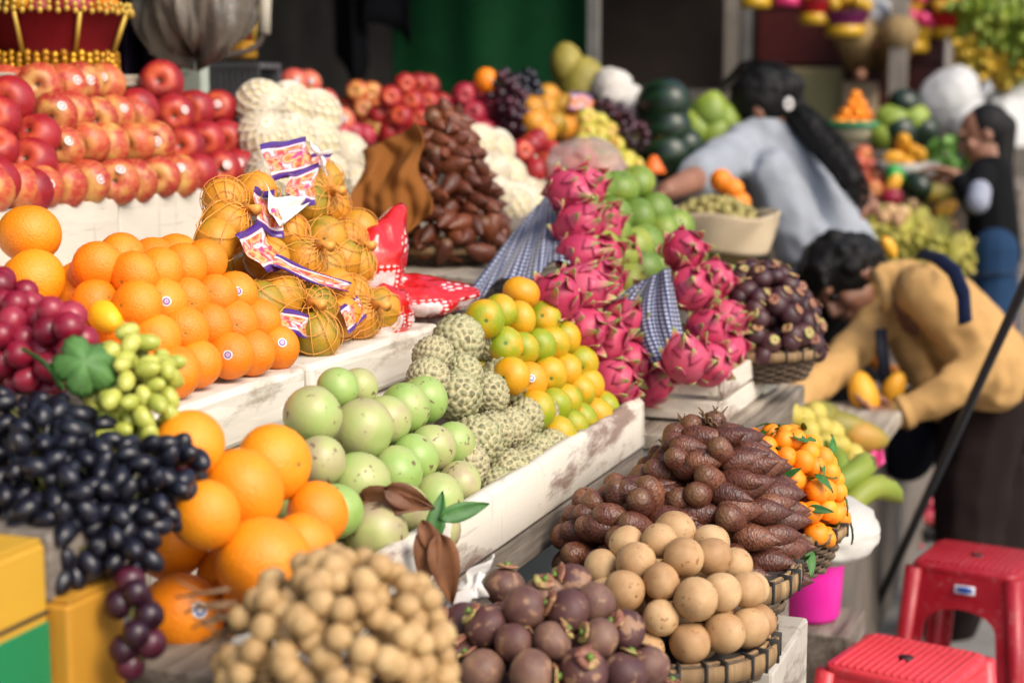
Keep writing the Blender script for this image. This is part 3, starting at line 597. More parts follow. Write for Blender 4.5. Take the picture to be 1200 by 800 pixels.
def hand(mb, w, d, nrm, curl=.5, side=1, s=1.0):                     # wrist, pointing direction, back-of-hand normal
    d = Vector(d).normalized(); n = Vector(nrm); n = (n - d * n.dot(d)).normalized(); x = d.cross(n) * side; w = Vector(w)
    oval(mb, w + d * .045 * s, (.040 * s, .014 * s, .052 * s), x, d); oval(mb, w + d * .005 * s, (.026 * s, .018 * s, .03 * s), x, d)
    for i, (o_, L) in enumerate(((-.030, .058), (-.010, .070), (.010, .075), (.029, .066))):
        p = w + d * .082 * s + x * o_ * s; dd = (d + x * o_ * 3.2).normalized(); a = 0; pts = [w + d * .06 * s + x * o_ * .9 * s, p]; r = [.0095 * s, .009 * s]
        for k in range(3):
            a += curl * (.5, 1.0, .8)[k]; p = p + (dd * math.cos(a) - n * math.sin(a)) * L * s * (.45, .32, .23)[k]; pts.append(p); r.append((.0085, .0078, .0065)[k] * s)
        chain(mb, pts, r, 5)
    t0 = w + d * .022 * s + x * .028 * s; t1 = t0 + (d * .55 + x * .75 - n * .3).normalized() * .04 * s; t2 = t1 + (d * .85 + x * .2 - n * .5).normalized() * .03 * s; t3 = t2 + (d * .9 - x * .15 - n * .55).normalized() * .024 * s
    chain(mb, [t0, t1, t2, t3], [.014 * s, .011 * s, .0098 * s, .0075 * s], 5)
def person(label, base): return empty('person', base, label=label, cat='person')
def part(name, mb, m, o, vox=.007, sm=4):
    me = fuse(mb, vox, sm); co = np.empty(len(me.vertices) * 3, np.float32); me.vertices.foreach_get('co', co)
    co = co.reshape(-1, 3) - np.array(o.location, np.float32); me.vertices.foreach_set('co', co.ravel()); me.update(); return new(name, me, m, o)
def wrinkle(o, amp, s, seed):                                       # folds of cloth, locks of hair
    me = o.data; n = len(me.vertices); co = np.empty(n * 3, np.float32); no = np.empty(n * 3, np.float32); me.vertices.foreach_get('co', co); me.vertices.foreach_get('normal', no)
    co = co.reshape(-1, 3); p = co + np.array(o.parent.location, np.float32); S = np.sin
    def nz(k, q): x, y, z = p[:, 0] * k + q * 1.7, p[:, 1] * k - q * 2.3, p[:, 2] * k + q * .9; return (S(x + 1.3 * S(y * 1.1 + q)) + S(y * 1.3 + 1.1 * S(z * .9)) + S(z * 1.2 + 1.2 * S(x * .8 + 2))) / 3
    d = amp * (nz(s, seed) + .6 * nz(s * 2.3, seed + 1)) - amp * .9 * np.abs(nz(s * 1.4, seed + 5)); co = co + no.reshape(-1, 3) * d[:, None]
    me.vertices.foreach_set('co', co.ravel()); me.update()
def eyes(P, o, s=1.0):
    for sg in (-1, 1): mb = MB(); mb.ball(P(sg * .03, .079, .006) - o.location, .009 * s, 10, 8); new('eye', mb.mesh(), EYE, o)

def strands(o, paths, n, spread, th=.0011):                          # loose hairs over the hair mass
    mb = MB()
    for path, rad in paths:
        for k in range(n):
            a = random.uniform(0, 6.28); off = RT * math.cos(a) + UP * math.sin(a) * .8 - FW * abs(math.sin(a * 1.7)) * .8; w = random.uniform(.85, 1.12); ph = random.uniform(0, 6)
            mb.tube([p + off * (r * w) + Vector((spread * math.sin(i * 1.3 + ph), spread * math.cos(i * 1.1 + ph), spread * math.sin(i * .9 + ph))) - o.location for i, (p, r) in enumerate(zip(path, rad))], th, 4, False)
    new('hair_strands', mb.mesh(), HAIR, o, kind='stuff')
# --- the shopper in the yellow jacket, bent over the fruit
o = person('person in a mustard yellow jacket bending with two mangoes in hand', Vector((-.36, 4.84, 0)))
A = lambda x, y, p=400: atd(x, y, p)
FACE_D = -RT * .55 - UP * .72 - FW * .38; HEAD_U = -RT * .75 + UP * .55 - FW * .10
hc = A(990, 328)
b = MB(); P = head(b, hc, FACE_D, HEAD_U, 1.1)
chain(b, [P(0, -.02, -.05), A(1035, 340), A(1060, 345)], [.055, .055, .07]); chain(b, [A(1065, 350), A(1110, 385), A(1160, 455)], [.11, .12, .13])
chain(b, [A(1075, 340, 412), A(1152, 420, 428), A(1062, 482, 432)], [.055, .045, .028]); hand(b, A(1062, 482, 432), -RT * .95 + UP * .06 - FW * .1, -UP + FW * .2, .45, -1)
chain(b, [A(1045, 355, 395), A(985, 430, 418), A(916, 480, 446)], [.05, .042, .027]); hand(b, A(916, 480, 446), -RT * .75 - UP * .5, UP * .6 - RT * .5, .75, 1)
for x, pm in ((1140, 412), (1168, 388)):
    an = A(x + 6, 0, pm); an.z = .07; an = Vector((an.x, an.y, .07)); k = A(x, 615, pm); ft = an + Vector((-.13, -.03, -.04)); chain(b, [A(1158, 480, pm), k, an], [.085, .058, .04]); chain(b, [an + Vector((.03, 0, -.03)), ft], [.035, .028])
part('body', b, SKIN, o, .006, 3); eyes(P, o)
j = MB(); A_ = A
chain(j, [A(1066, 345), A(1098, 366), A(1130, 402), A(1152, 440)], [.108, .132, .148, .150], 8); chain(j, [A(1056, 366), A(1078, 425), A(1106, 468)], [.075, .07, .075])
for pm in (428, 376): chain(j, [A(1080, 342, pm), A(1135, 390, pm), A(1160, 440, pm)], [.075, .095, .105])
chain(j, [A(1078, 336, 415), A(1118, 378, 428), A(1154, 424, 432), A(1110, 460, 436), A(1056, 484, 434)], [.078, .070, .064, .054, .043]); chain(j, [A(1048, 352, 396), A(985, 428, 418), A(924, 474, 444)], [.07, .058, .044]); chain(j, [A(1032, 330), A(1048, 338), A(1060, 350)], [.068, .08, .10])
jk = part('jacket', j, cloth_mat('mustard_jacket', 'b28c58', .85), o, .008, 6); wrinkle(jk, .0055, 34, 3)
tr_ = MB()
for x, pm in ((1138, 414), (1168, 386)):
    an = Vector(A(x + 6, 0, pm)); an.z = .05; chain(tr_, [A(1155, 480, pm), A(x, 560, pm), A(x - 2, 640, pm), an], [.125, .112, .10, .09])
chain(tr_, [A(1150, 470), A(1170, 480)], [.15, .15]); tt = part('trousers', tr_, cloth_mat('dark_brown_trousers', '1c1311', .85), o, .009, 5); wrinkle(tt, .006, 18, 7)
h = MB(); f_ = Vector(FACE_D).normalized(); u_ = (HEAD_U - f_ * HEAD_U.dot(f_)).normalized()
for k in range(46):
    d = Vector(rng.normal(0, 1, 3)).normalized()
    if d.dot(f_) > .45 or d.dot(u_) < -.6: continue
    h.ball(hc - f_ * .02 * 1 + u_ * .022 + d * .092, random.uniform(.030, .042), 10, 8)
oval(h, hc - f_ * .022 + u_ * .028, (.102, .112, .110), f_.cross(u_), u_); chain(h, [P(0, -.09, .0), A(1016, 310), A(1030, 318)], [.07, .055, .04])
for k in range(5): chain(h, [P(-.06 + .03 * k, .06, .085), P(-.07 + .03 * k, .092, .05)], [.028, .014], 4)
hh = part('hair', h, HAIR, o, .006, 2); wrinkle(hh, .006, 50, 4)
strands(o, [([P(0, .07, .09), P(0, 0, .11), P(0, -.08, .06), A(1018, 312), A(1032, 326)], [.03, .035, .035, .045, .04])], 90, .006)
cl = MB(); cl.tube([A(1022, 318, 408), A(1034, 332, 420), A(1040, 352, 424), A(1036, 366, 422)], [.014, .018, .018, .012], 8, True, .5); me_ = cl.mesh(); me_.transform(Matrix.Translation(-o.location)); new('collar', me_, jk.data.materials[0], o)
for c0, c1, r0 in ((A(1066, 480, 434), A(1056, 484, 434), .047), (A(932, 469, 441), A(923, 475, 445), .048)):
    cf = MB(); cf.tube([c0, c1], [r0, r0 * 1.04], 16, False); me_ = cf.mesh(); me_.transform(Matrix.Translation(-o.location)); new('cuff', me_, jk.data.materials[0], o)
for i, (x, y, q) in enumerate([(1012, 463, (-.35, .1, 1)), (1046, 457, (.3, 0, .8))]): put_fruit(MANGO, atd(x, y, 430 - 8 * i), .115 - .02 * i, qdir(q, 1), ['long yellow mango held at the fingertips', 'round yellow mango held against the jacket'][i], 'mango', 'mangoes held in the hand')
put_fruit(MANGO, A(1041, 290, 385), .07, jq(), 'yellow mango peeking out behind the dark hair', 'mango', None)
for x, y in ((1030, 412), (1034, 428), (1027, 424), (1046, 436)): put_fruit(SMALL_MANDARIN, A(x, y, 360), .05, jq(), 'orange mandarin seen between the bent arms', 'mandarin', 'mandarins behind the bent arms')
slab('display_box', -1.02, -.78, 5.05, 5.3, .976, 1.02, OLDWOOD, None, .004, label='low box seen between the bent arms', cat='crate')
bg_ = empty('shoulder_bag', A(1062, 500, 392), label='dark navy shoulder bag hanging under the mustard jacket', cat='bag'); NAVY = cloth_mat('navy_nylon', '10131f', .6); bb = MB()
oval(bb, A(1062, 515, 392), (.10, .06, .13)); oval(bb, A(1075, 480, 392), (.09, .05, .07)); part('body', bb, NAVY, bg_, .009, 4)
def strap(pts, w, m, name, par):
    mb = MB(); mb.tube([p - par.location for p in pts], w, 8, True, .25); return new(name, mb.mesh(), m, par)
strap([A(1032, 385, 425), A(1036, 430, 425), A(1042, 475, 415)], .02, NAVY, 'strap', bg_); strap([A(1078, 297, 408), A(1100, 303, 428), A(1118, 318, 446), A(1129, 345, 462), A(1131, 378, 468)], .02, cloth_mat('navy_strap', '1c2440', .7), 'strap', bg_)

# --- the seller in the grey shirt
o = person('person in a grey t-shirt with a long ponytail leaning over the stall', Vector((-.92, 5.55, 0))); A = lambda x, y, p=345: atd(x, y, p)
hc = A(889, 128); fd_ = -RT * .75 - UP * .35 + FW * .35; hu = UP * .9 - RT * .25; b = MB(); P = head(b, hc, fd_, hu, 1.08)
chain(b, [P(0, -.03, -.05), A(905, 152), A(912, 175)], [.055, .06, .08]); chain(b, [A(905, 185), A(945, 250), A(985, 305)], [.11, .11, .13])
chain(b, [A(858, 182, 352), A(815, 210, 372), A(782, 224, 388)], [.055, .045, .032]); hand(b, A(782, 224, 388), -RT * .8 - UP * .45, UP * .8 - RT * .2, .6, 1)
chain(b, [A(958, 175, 335), A(1003, 225, 332), A(1022, 243, 345)], [.052, .042, .03]); hand(b, A(1018, 236, 348), -RT * .4 - UP * .8, RT + UP * .2, .8, -1)
for x, pm in ((975, 355), (1000, 335)):
    an = Vector(A(x + 16, 0, pm)); an.z = .07; chain(b, [A(985, 310, pm), A(x + 6, 470, pm), an], [.09, .06, .042]); chain(b, [an + Vector((.03, 0, -.03)), an + Vector((-.12, .04, -.04))], [.035, .028])
part('body', b, SKIN, o, .007, 3); eyes(P, o)
t = MB(); chain(t, [A(893, 182), A(918, 215), A(948, 258), A(978, 296)], [.140, .156, .158, .156], 8); chain(t, [A(858, 184, 352), A(840, 196, 360), A(818, 208, 370)], [.088, .08, .072]); chain(t, [A(935, 172, 335), A(955, 185, 333), A(978, 205, 332)], [.085, .08, .07]); chain(t, [A(870, 175, 350), A(940, 165, 338)], [.085, .085]); chain(t, [A(905, 205, 355), A(935, 270, 355), A(955, 310, 352)], [.09, .10, .11])
ts = part('t_shirt', t, cloth_mat('grey_t_shirt', '8e939b', .85), o, .009, 6); wrinkle(ts, .007, 26, 11)
tr_ = MB()
for x, pm in ((972, 358), (1002, 335)):
    an = Vector(A(x + 16, 0, pm)); an.z = .05; chain(tr_, [A(980, 315, pm), A(x, 420, pm), A(x + 6, 520, pm), an], [.13, .115, .10, .085])
tt = part('trousers', tr_, cloth_mat('black_trousers', '0c0c0e', .85), o, .01, 5); wrinkle(tt, .006, 18, 12)
h = MB(); f_ = fd_.normalized(); u_ = (hu - f_ * hu.dot(f_)).normalized(); oval(h, hc - f_ * .03 + u_ * .03, (.098, .118, .108), f_.cross(u_), u_); chain(h, [P(0, -.10, .02), A(928, 130)], [.07, .045])
chain(h, [A(926, 128), A(948, 148, 352), A(975, 180, 356), A(995, 208, 360), A(1005, 228, 360)], [.045, .05, .052, .046, .022], 8); hh = part('hair', h, HAIR, o, .007, 2); wrinkle(hh, .005, 45, 6)
strands(o, [([A(926, 128), A(948, 148, 352), A(975, 180, 356), A(995, 208, 360), A(1008, 234, 360)], [.04, .05, .053, .047, .03]), ([P(0, .06, .10), P(0, -.02, .13), P(0, -.10, .08), A(926, 128)], [.03, .03, .035, .035])], 80, .006)
clip = MB()
for k in range(9): a = k * .8; clip.ball(A(924 + 4 * math.cos(a), 122 + 6 * math.sin(a), 368) - o.location, .007, 8, 6)
new('hair_tie', clip.mesh(), plain('white_hair_tie', 'd0ccc8', .5), o)

# --- the young person in black at the far right
o = person('person with long dark hair in a black jacket and jeans at right', Vector((-.52, 6.72, 0))); A = lambda x, y, p=295: atd(x, y, p)
hc = A(1150, 158); fd_ = -RT * .92 - UP * .3 + FW * .1; hu = UP; b = MB(); P = head(b, hc, fd_, hu, .95)
chain(b, [P(0, -.02, -.06), A(1160, 195)], [.05, .06]); chain(b, [A(1162, 205), A(1166, 285)], [.065, .08]); chain(b, [A(1150, 212, 302), A(1143, 240, 305), A(1118, 205, 303)], [.04, .034, .028]); hand(b, A(1120, 203, 303), -RT + UP * .25, UP, .55, 1); chain(b, [A(1165, 210, 288), A(1140, 240, 288), A(1118, 212, 288)], [.04, .034, .028]); hand(b, A(1118, 212, 288), -RT + UP * .15, UP, .6, -1)
for x, pm in ((1160, 300), (1172, 290)):
    an = Vector(A(x + 4, 0, pm)); an.z = .07; chain(b, [A(1166, 300, pm), A(x, 440, pm), an], [.085, .058, .04]); chain(b, [an + Vector((.03, 0, -.03)), an + Vector((-.13, 0, -.04))], [.035, .028])
part('body', b, SKIN, o, .007, 3); eyes(P, o)
t = MB(); chain(t, [A(1160, 202), A(1162, 240), A(1165, 296)], [.085, .10, .112], 8); chain(t, [A(1150, 206, 304), A(1143, 238, 307), A(1126, 214, 304)], [.06, .052, .04]); chain(t, [A(1166, 206, 286), A(1142, 238, 287), A(1124, 215, 288)], [.06, .05, .04]); chain(t, [A(1160, 196), A(1162, 205)], [.06, .08]); part('jacket', t, cloth_mat('black_jacket', '08090c', .85), o, .009, 5)
w_ = MB(); chain(w_, [A(1148, 224, 309), A(1146, 236, 310)], [.045, .047]); part('sleeve_patch', w_, cloth_mat('pale_patch', '8a8e9c', .8), o, .008, 4)
tr_ = MB()
for x, pm in ((1158, 302), (1174, 288)):
    an = Vector(A(x + 4, 0, pm)); an.z = .05; chain(tr_, [A(1166, 295, pm), A(x, 440, pm), an], [.095, .07, .055])
part('jeans', tr_, cloth_mat('blue_jeans', '1c3450', .85), o, .009, 5)
h = MB(); f_ = fd_.normalized(); u_ = UP; oval(h, hc - f_ * .028 + u_ * .026, (.082, .092, .092), f_.cross(u_), u_); chain(h, [P(0, -.09, 0), A(1171, 190), A(1176, 230, 292), A(1176, 262, 292)], [.06, .056, .05, .025], 8); hh = part('hair', h, HAIR, o, .008, 2)

# --- someone squatting on the tall counter, cut by the frame top
o = person('person in khaki trousers squatting on the tall grey counter', A(1030, 92, 228)); A = lambda x, y, p=228: atd(x, y, p); b = MB()
P = head(b, A(1022, -112), -FW + RT * .2, UP, 1.0); chain(b, [A(1022, -95), A(1024, -70)], [.05, .07]); chain(b, [A(1024, -60), A(1028, 20)], [.12, .14])
for sx, kx in ((1008, 998), (1042, 1054)): chain(b, [A(1028, 40), A(kx, 34, 240), A(sx + 2, 80)], [.09, .06, .042]); chain(b, [A(sx + 2, 84), A(sx, 88, 240)], [.035, .03]); chain(b, [A(1024 + (sx - 1025) * 1.4, -52), A(sx, -5, 228), A(1026 + (sx - 1025) * .2, 22, 240)], [.05, .042, .03]); hand(b, A(1026 + (sx - 1025) * .2, 22, 240), -UP, -FW, .4)
part('body', b, SKIN, o, .009, 3); eyes(P, o)
t = MB(); chain(t, [A(1024, -60), A(1028, 25)], [.14, .155], 8)
for sx, kx in ((1008, 998), (1042, 1054)): chain(t, [A(1024 + (sx - 1025) * 1.4, -54), A(sx, -5, 228), A(1026 + (sx - 1025) * .3, 18, 240)], [.075, .06, .05])
part('shirt', t, cloth_mat('pale_grey_shirt', 'a8a8a8', .85), o, .012, 5); tr_ = MB()
for sx, kx in ((1008, 998), (1042, 1054)): chain(tr_, [A(1028, 42), A(kx, 38, 242), A(sx + 2, 76)], [.12, .095, .085])
part('trousers', tr_, cloth_mat('khaki_trousers', '8a7450', .85), o, .01, 5); h = MB(); oval(h, A(1022, -118, 226), (.1, .11, .11)); part('hair', h, HAIR, o, .012, 2)

# ------------------------------------------------------------------ near heaps on the trays
def axis(d, j=.35):
    def f(p): return qdir(Vector(d) + Vector((random.uniform(-j, j), random.uniform(-j, j), random.uniform(-j, j))), random.uniform(0, 6))
    return f
def maybe(fn, prob):
    def g(o):
        if random.random() < prob: fn(o)
    return g
def red_sticker(o): stick(o, 'red', to_cam(Vector(o.location)) + Vector((random.uniform(-.1, .8), random.uniform(-.5, .5), random.uniform(.0, .8))))
# apples on the peeling crate
fa = face(AX - .02, AZ + .037, 1.35)
rows(APPLE, [(-14, 222, 208, 209, 9), (72, 173, 180, 168, 5), (60, 136, 158, 137, 5), (48, 99, 122, 101, 4)], .088, fa, 'the left apple stack', 'apple', 'apples on the peeling white crate', axis((.35, -1, .05), .22), maybe(red_sticker, .5), 'red and gold apple')
rows(APPLE_RED, [(234, 203, 300, 194, 4), (216, 171, 292, 160, 4), (201, 135, 258, 128, 3)], .089, fa, 'the stack beside netted pears', 'apple', 'apples on the peeling white crate', axis((.35, -1, .05), .25), maybe(red_sticker, .5), 'deep red apple')
put_fruit(APPLE_RED, fa(189, 97), 0.098, qdir((.45, -.9, .15)), 'large red apple alone on top of the deep red stack', 'apple', 'apples on the peeling white crate')
pile(APPLE_RED, [(160, 129), (16, 128), (4, 147), (6, 182), (30, 182), (33, 162), (20, 206), (2, 214)], .090, fa, 'the heap at the left edge', 'apple', 'apples on the peeling white crate', axis((.4, -1, .2), .5), 1, None, kindword='dark red apple')
# oranges in rows
fo = face(MX - .035, MZ + .03, 1.5)
pur = maybe(lambda o: stick(o, 'purple', to_cam(Vector(o.location)) + Vector((random.uniform(-.2, .5), 0, random.uniform(0, .3)))), .13)
rows(ORANGE, [(200, 434, 324, 407, 5), (182, 396, 302, 376, 5), (160, 359, 276, 343, 5), (158, 322, 242, 305, 4)], .069, fo, 'the stack beside netted oranges', 'orange', 'oranges stacked in rows', axis((.3, -1, .1), .5), pur, 'bright orange')
pile(ORANGE, [(117, 312), (148, 302), (176, 306), (205, 300), (145, 395), (150, 425), (126, 440)], .07, face(MX - .08, MZ + .04, 1.4), 'the left end of the orange stack', 'orange', 'oranges stacked in rows', kindword='bright orange')
fb = face(-1.30, MZ + .04, 1.6)
pile(ORANGE_BIG, [(35, 283, 1.0), (41, 334, 1.02), (93, 337, .88), (-10, 350), (12, 372), (70, 380), (20, 400), (95, 390)], .086, fb, 'the heap behind the red grapes', 'orange', 'large oranges behind the grapes', fill=0, kindword='large orange')
put_fruit(('lemon', GRAPE_ME.copy(), fruit('lemon_peel', [(0, 'e0a810'), (1, 'ecbc20')], 1.5, .4, (24, .25, .002))), face(-1.22, MZ + .04, 1.6)(124, 372), .062, jq(), 'yellow lemon between the large oranges and the green grapes', 'lemon', None)
# star apples, custard apples, mandarins, dragon fruit in the white tray
fs = face(TX - .075, TZ + .035, 1.25)
def X5(l): return [(250 + a / 2.106, 420 + b / 2.106, r / 34 / 2.06) for a, b, r in l]
pile(STAR, X5([(245, 140, 68), (332, 105, 50), (368, 88, 48), (375, 175, 74), (428, 150, 62), (470, 125, 64), (517, 103, 62), (268, 257, 58), (355, 306, 72), (440, 276, 62), (492, 242, 60), (541, 226, 60), (590, 212, 58), (395, 425, 70), (545, 347, 64), (603, 303, 56), (542, 402, 56), (470, 345, 60), (310, 380, 60)]), .081, fs, 'the heap beside the custard apples', 'star apple', 'star apples in the white tray', fillpush=.55, kindword='pale green star apple')
fc = face(TX - .078, TZ + .03, 1.6)
def X6(l): return [(500 + a / 2.857, 300 + b / 2.857, *( [r / 72] if r else [])) for a, b, r in l]
pile(CUSTARD, X6([(125, 338, 78), (207, 288, 68), (105, 482, 74), (197, 468, 66), (267, 425, 74), (182, 608, 76), (240, 592, 62), (268, 562, 64), (318, 540, 64), (368, 516, 62), (28, 398, 62), (165, 712, 66), (252, 695, 68), (305, 668, 68), (342, 650, 60), (402, 630, 64), (215, 735, 64), (20, 360, 60), (330, 440, 56), (150, 400, 60)]), .0735, fc, 'the heap beside the mandarin pyramid', 'custard apple', 'custard apples in the white tray', fill=0, touch=1.0, kindword='knobbly custard apple')
fm = face(TX - .062, TZ + .026, 2.0)
mst = maybe(lambda o: stick(o, 'blue', to_cam(Vector(o.location)) + Vector((.2, 0, .2))), .04)
rows(MANDARIN, [(652, 508, 707, 478, 5), (646, 476, 690, 452, 4), (622, 447, 678, 426, 4), (612, 412, 660, 398, 4)], .0635, fm, 'the pyramid beside dragon fruit', 'mandarin', 'mandarins in the white tray', axis((.25, -1, .1), .3), mst, 'yellow green mandarin')
pile(MANDARIN, [(570, 377), (607, 374), (637, 372), (585, 365), (590, 405), (598, 437), (628, 480)], .0635, fm, 'the left end of the mandarin pyramid', 'mandarin', 'mandarins in the white tray', axis((.2, -1, .4), .5), kindword='yellow green mandarin')
put_fruit(MANDARIN, fm(611, 343), .066, qdir((.3, .3, 1)), 'mandarin crowning the yellow green mandarin pyramid', 'mandarin', 'mandarins in the white tray')
def X7(l): return [(640 + a / 2.667, 200 + b / 2.667) for a, b in l]
fd = face(TX - .062, TZ + .045, 2.4)
pile(DRAGON, X7([(105, 395), (30, 400), (150, 355), (170, 525), (235, 490), (120, 480), (205, 665), (262, 600), (300, 640), (310, 570)]), .096, fd, 'the heap at the tray end', 'dragon fruit', 'dragon fruit at the tray end', lambda p: qdir(Vector((.7, -.5, .45)) + Vector((random.uniform(-.5, .5), random.uniform(-.5, .5), random.uniform(-.4, .4))), random.uniform(0, 6)), 1, bracts, kindword='scaly pink dragon fruit', fillpush=.8)
fd2 = face(-.97, 1.235, 2.0)
pile(DRAGON, X7([(75, 85), (135, 95), (95, 170), (175, 178), (110, 262), (168, 272), (165, 348), (235, 335), (215, 255)]), .092, fd2, 'the rear heap beside the gingham cloth', 'dragon fruit', 'dragon fruit beside the gingham cloth', axis((.7, -.6, .4), .5), 0, bracts, kindword='pink dragon fruit')
fd3 = face(-.755, 1.105, 2.6)
pile(DRAGON, X7([(435, 282), (458, 380), (525, 352), (488, 482), (560, 470), (583, 432), (505, 582), (560, 560), (600, 540), (630, 518), (435, 590)]), .092, fd3, 'the stack in the peeling wooden crate', 'dragon fruit', 'dragon fruit in the peeling crate', axis((.6, -.8, .3), .5), 0, bracts, kindword='deep pink dragon fruit')
fl = face(-.93, 1.205, 1.3)
pile(LIME, X7([(182, 90), (240, 78), (300, 65), (215, 152), (280, 150), (342, 122), (262, 222), (215, 215), (360, 190), (402, 186), (272, 288), (332, 277), (372, 262), (232, 255), (432, 235), (315, 230), (150, 140), (250, 330), (180, 250)]), .088, fl, 'the heap behind the dragon fruit', 'green mandarin', 'green mandarins', kindword='green mandarin', fill=0)
# near big oranges at the tray's left end
fn = face(TX - .06, TZ + .045, 1.3)
bs = maybe(lambda o: stick(o, 'blue', to_cam(Vector(o.location)) + Vector((.75, 0, .3))), .3)
pile(ORANGE_BIG, [(320, 545, .95), (277, 573, 1.0), (304, 638, 1.1), (371, 600, .8), (236, 532, .8), (345, 640, .8), (250, 610, .8)], .098, fn, 'the heap behind the longans', 'orange', 'navel oranges behind the longans', extra=bs, kindword='large navel orange', fill=0)
fn2 = lambda x, y: atd(x, y, 1000 if y < 680 else 1040)
pile(ORANGE_BIG, [(213, 642, .95), (222, 722, 1.05), (300, 712, 1), (262, 672, .9), (285, 770, 1)], .095, fn2, 'the lower heap beside the amber carton', 'orange', 'navel oranges behind the longans', extra=bs, kindword='large navel orange', fill=0)
slab('orange_stand', -.98, -.80, 1.43, 1.62, .957, 1.0, OLDWOOD, None, .004, label='low board under the lower navel oranges', cat='board')
# ------------------------------------------------------------------ baskets with mounds of fruit
BAMBOO = wood('bamboo_strip', '8a6d48', '5c452c', 'b0946a', ax=2, ns=4); WEAVE = wood('woven_bamboo', '5f4c38', '33261a', '85705a', ax=2, ns=6); TIE = plain('black_tie', '241f1a', .7)
def basket(c, rr, rb, h, label, rim=.026, ties=26, floor=None):
    o = empty('basket', (c.x, c.y, c.z - h), label=label, cat='basket'); n = 11; sp = 64
    mb = MB()
    for i in range(n):                                              # flat strips woven in and out round the sides
        t = i / (n - 1); r = rb + (rr - rb) * math.sin(t * 1.35) / math.sin(1.35); z = h * t * .93
        w = h / n * .42; v = []; f = []
        for k in range(sp):
            a = 2 * math.pi * k / sp; q = r + (.0035 if (k // 2 + i) % 2 else -.0035)
            for dr, dz in ((.0012, -w), (.0028, 0), (.0012, w), (-.0012, w), (-.0012, -w)): v.append(((q + dr) * math.cos(a), (q + dr) * math.sin(a), z + dz + w))
        for k in range(sp):
            k2 = (k + 1) % sp
            for j in range(5): f.append((k * 5 + j, k * 5 + (j + 1) % 5, k2 * 5 + (j + 1) % 5, k2 * 5 + j))
        mb.add(v, [q[::-1] for q in f])
    new('weave', mb.mesh(), WEAVE, o, kind='stuff')
    lin_ = lathe([(rb * .5, .001), (rb - .004, .004)] + [(rb - .008 + (rr - rb) * math.sin(t * 1.35) / math.sin(1.35), h * t * .93) for t in (.15, .3, .5, .7, .85, 1)], 32, True)
    new('lining', lin_, DARKWOOD, o)
    for k, (z0, z1, r0) in enumerate(((h - rim, h - .001, rr + .004), (h - rim + .003, h + .002, rr - .007))):
        new('rim_band', lathe([(r0, z0), (r0 + .005, z0), (r0 + .006, (z0 + z1) / 2), (r0 + .005, z1), (r0, z1), (r0, z0)], 48, False), BAMBOO, o)
    tm = MB(); tm.box(-.010, .0125, -.0022, .0022, -rim - .004, .003); tme = bevel(tm.mesh(False), .001, 1)
    for k in range(ties): a = 2 * math.pi * k / ties + random.uniform(-.04, .04); new('tie', tme, TIE, o, (rr * math.cos(a), rr * math.sin(a), h + .002), Euler((0, 0, a)))
    return o
def shell(c, rx, ry, rz, gap, zmin=-.1, jit=.2):                      # evenly spread spots over a mound
    n = int(4 * math.pi * ((rx * ry) ** 1.6 / 3 + 2 * (rx * rz) ** 1.6 / 3) ** (1 / 1.6) / gap ** 2 * 1.1); out = []
    for i in range(n):
        z = 1 - 2 * (i + .5) / n
        if z < zmin: continue
        r = math.sqrt(1 - z * z); a = i * 2.39996
        u = Vector((r * math.cos(a), r * math.sin(a), z)) + Vector(rng.normal(0, jit * gap / rx * .5, 3)); u.normalize()
        out.append((c + Vector((u.x * rx, u.y * ry, u.z * rz)), Vector((u.x / rx, u.y / ry, u.z / rz)).normalized()))
    return out
def in_view(p, m=60):                                                # whether the photograph's side of the mound shows it
    d = p - CAM; z = d.dot(FW); x = 600 + FPX * d.dot(RT) / z; y = 400 - FPX * d.dot(UP) / z; return -m < x < 1200 + m and -m < y < 800 + m
# sapodillas
C = atz(778, 738, .87); basket(C, .148, .10, .10, 'round bamboo basket heaped with sapodillas in front of the salak')
def X8(l): return [(500 + a / 2.352, 460 + b / 2.352, r / 54) for a, b, r in l]
fsap = dome(C + Vector((0, 0, .0)), .128, .128, .135)
pile(SAPODILLA, X8([(685, 382, 58), (783, 412, 52), (590, 470, 55), (705, 470, 56), (775, 462, 54), (490, 480, 50), (555, 435, 50), (625, 440, 50), (840, 492, 50), (488, 555, 50), (590, 570, 56), (655, 560, 50), (712, 552, 60), (800, 560, 55), (848, 545, 50), (902, 555, 48), (605, 660, 53), (712, 657, 56), (810, 655, 56), (882, 628, 56), (915, 612, 48), (535, 625, 50), (655, 630, 50), (440, 520, 48), (505, 645, 50)]), .0545, fsap, 'the mound in the sapodilla basket', 'sapodilla', 'sapodillas in the basket', None, 0, kindword='tan brown sapodilla')
for p, nrm in shell(C, .09, .09, .09, .052, -.1): put_fruit(SAPODILLA, p, .052, jq(), 'tan brown sapodilla deep inside the mound in the sapodilla basket', 'sapodilla', 'sapodillas in the basket')
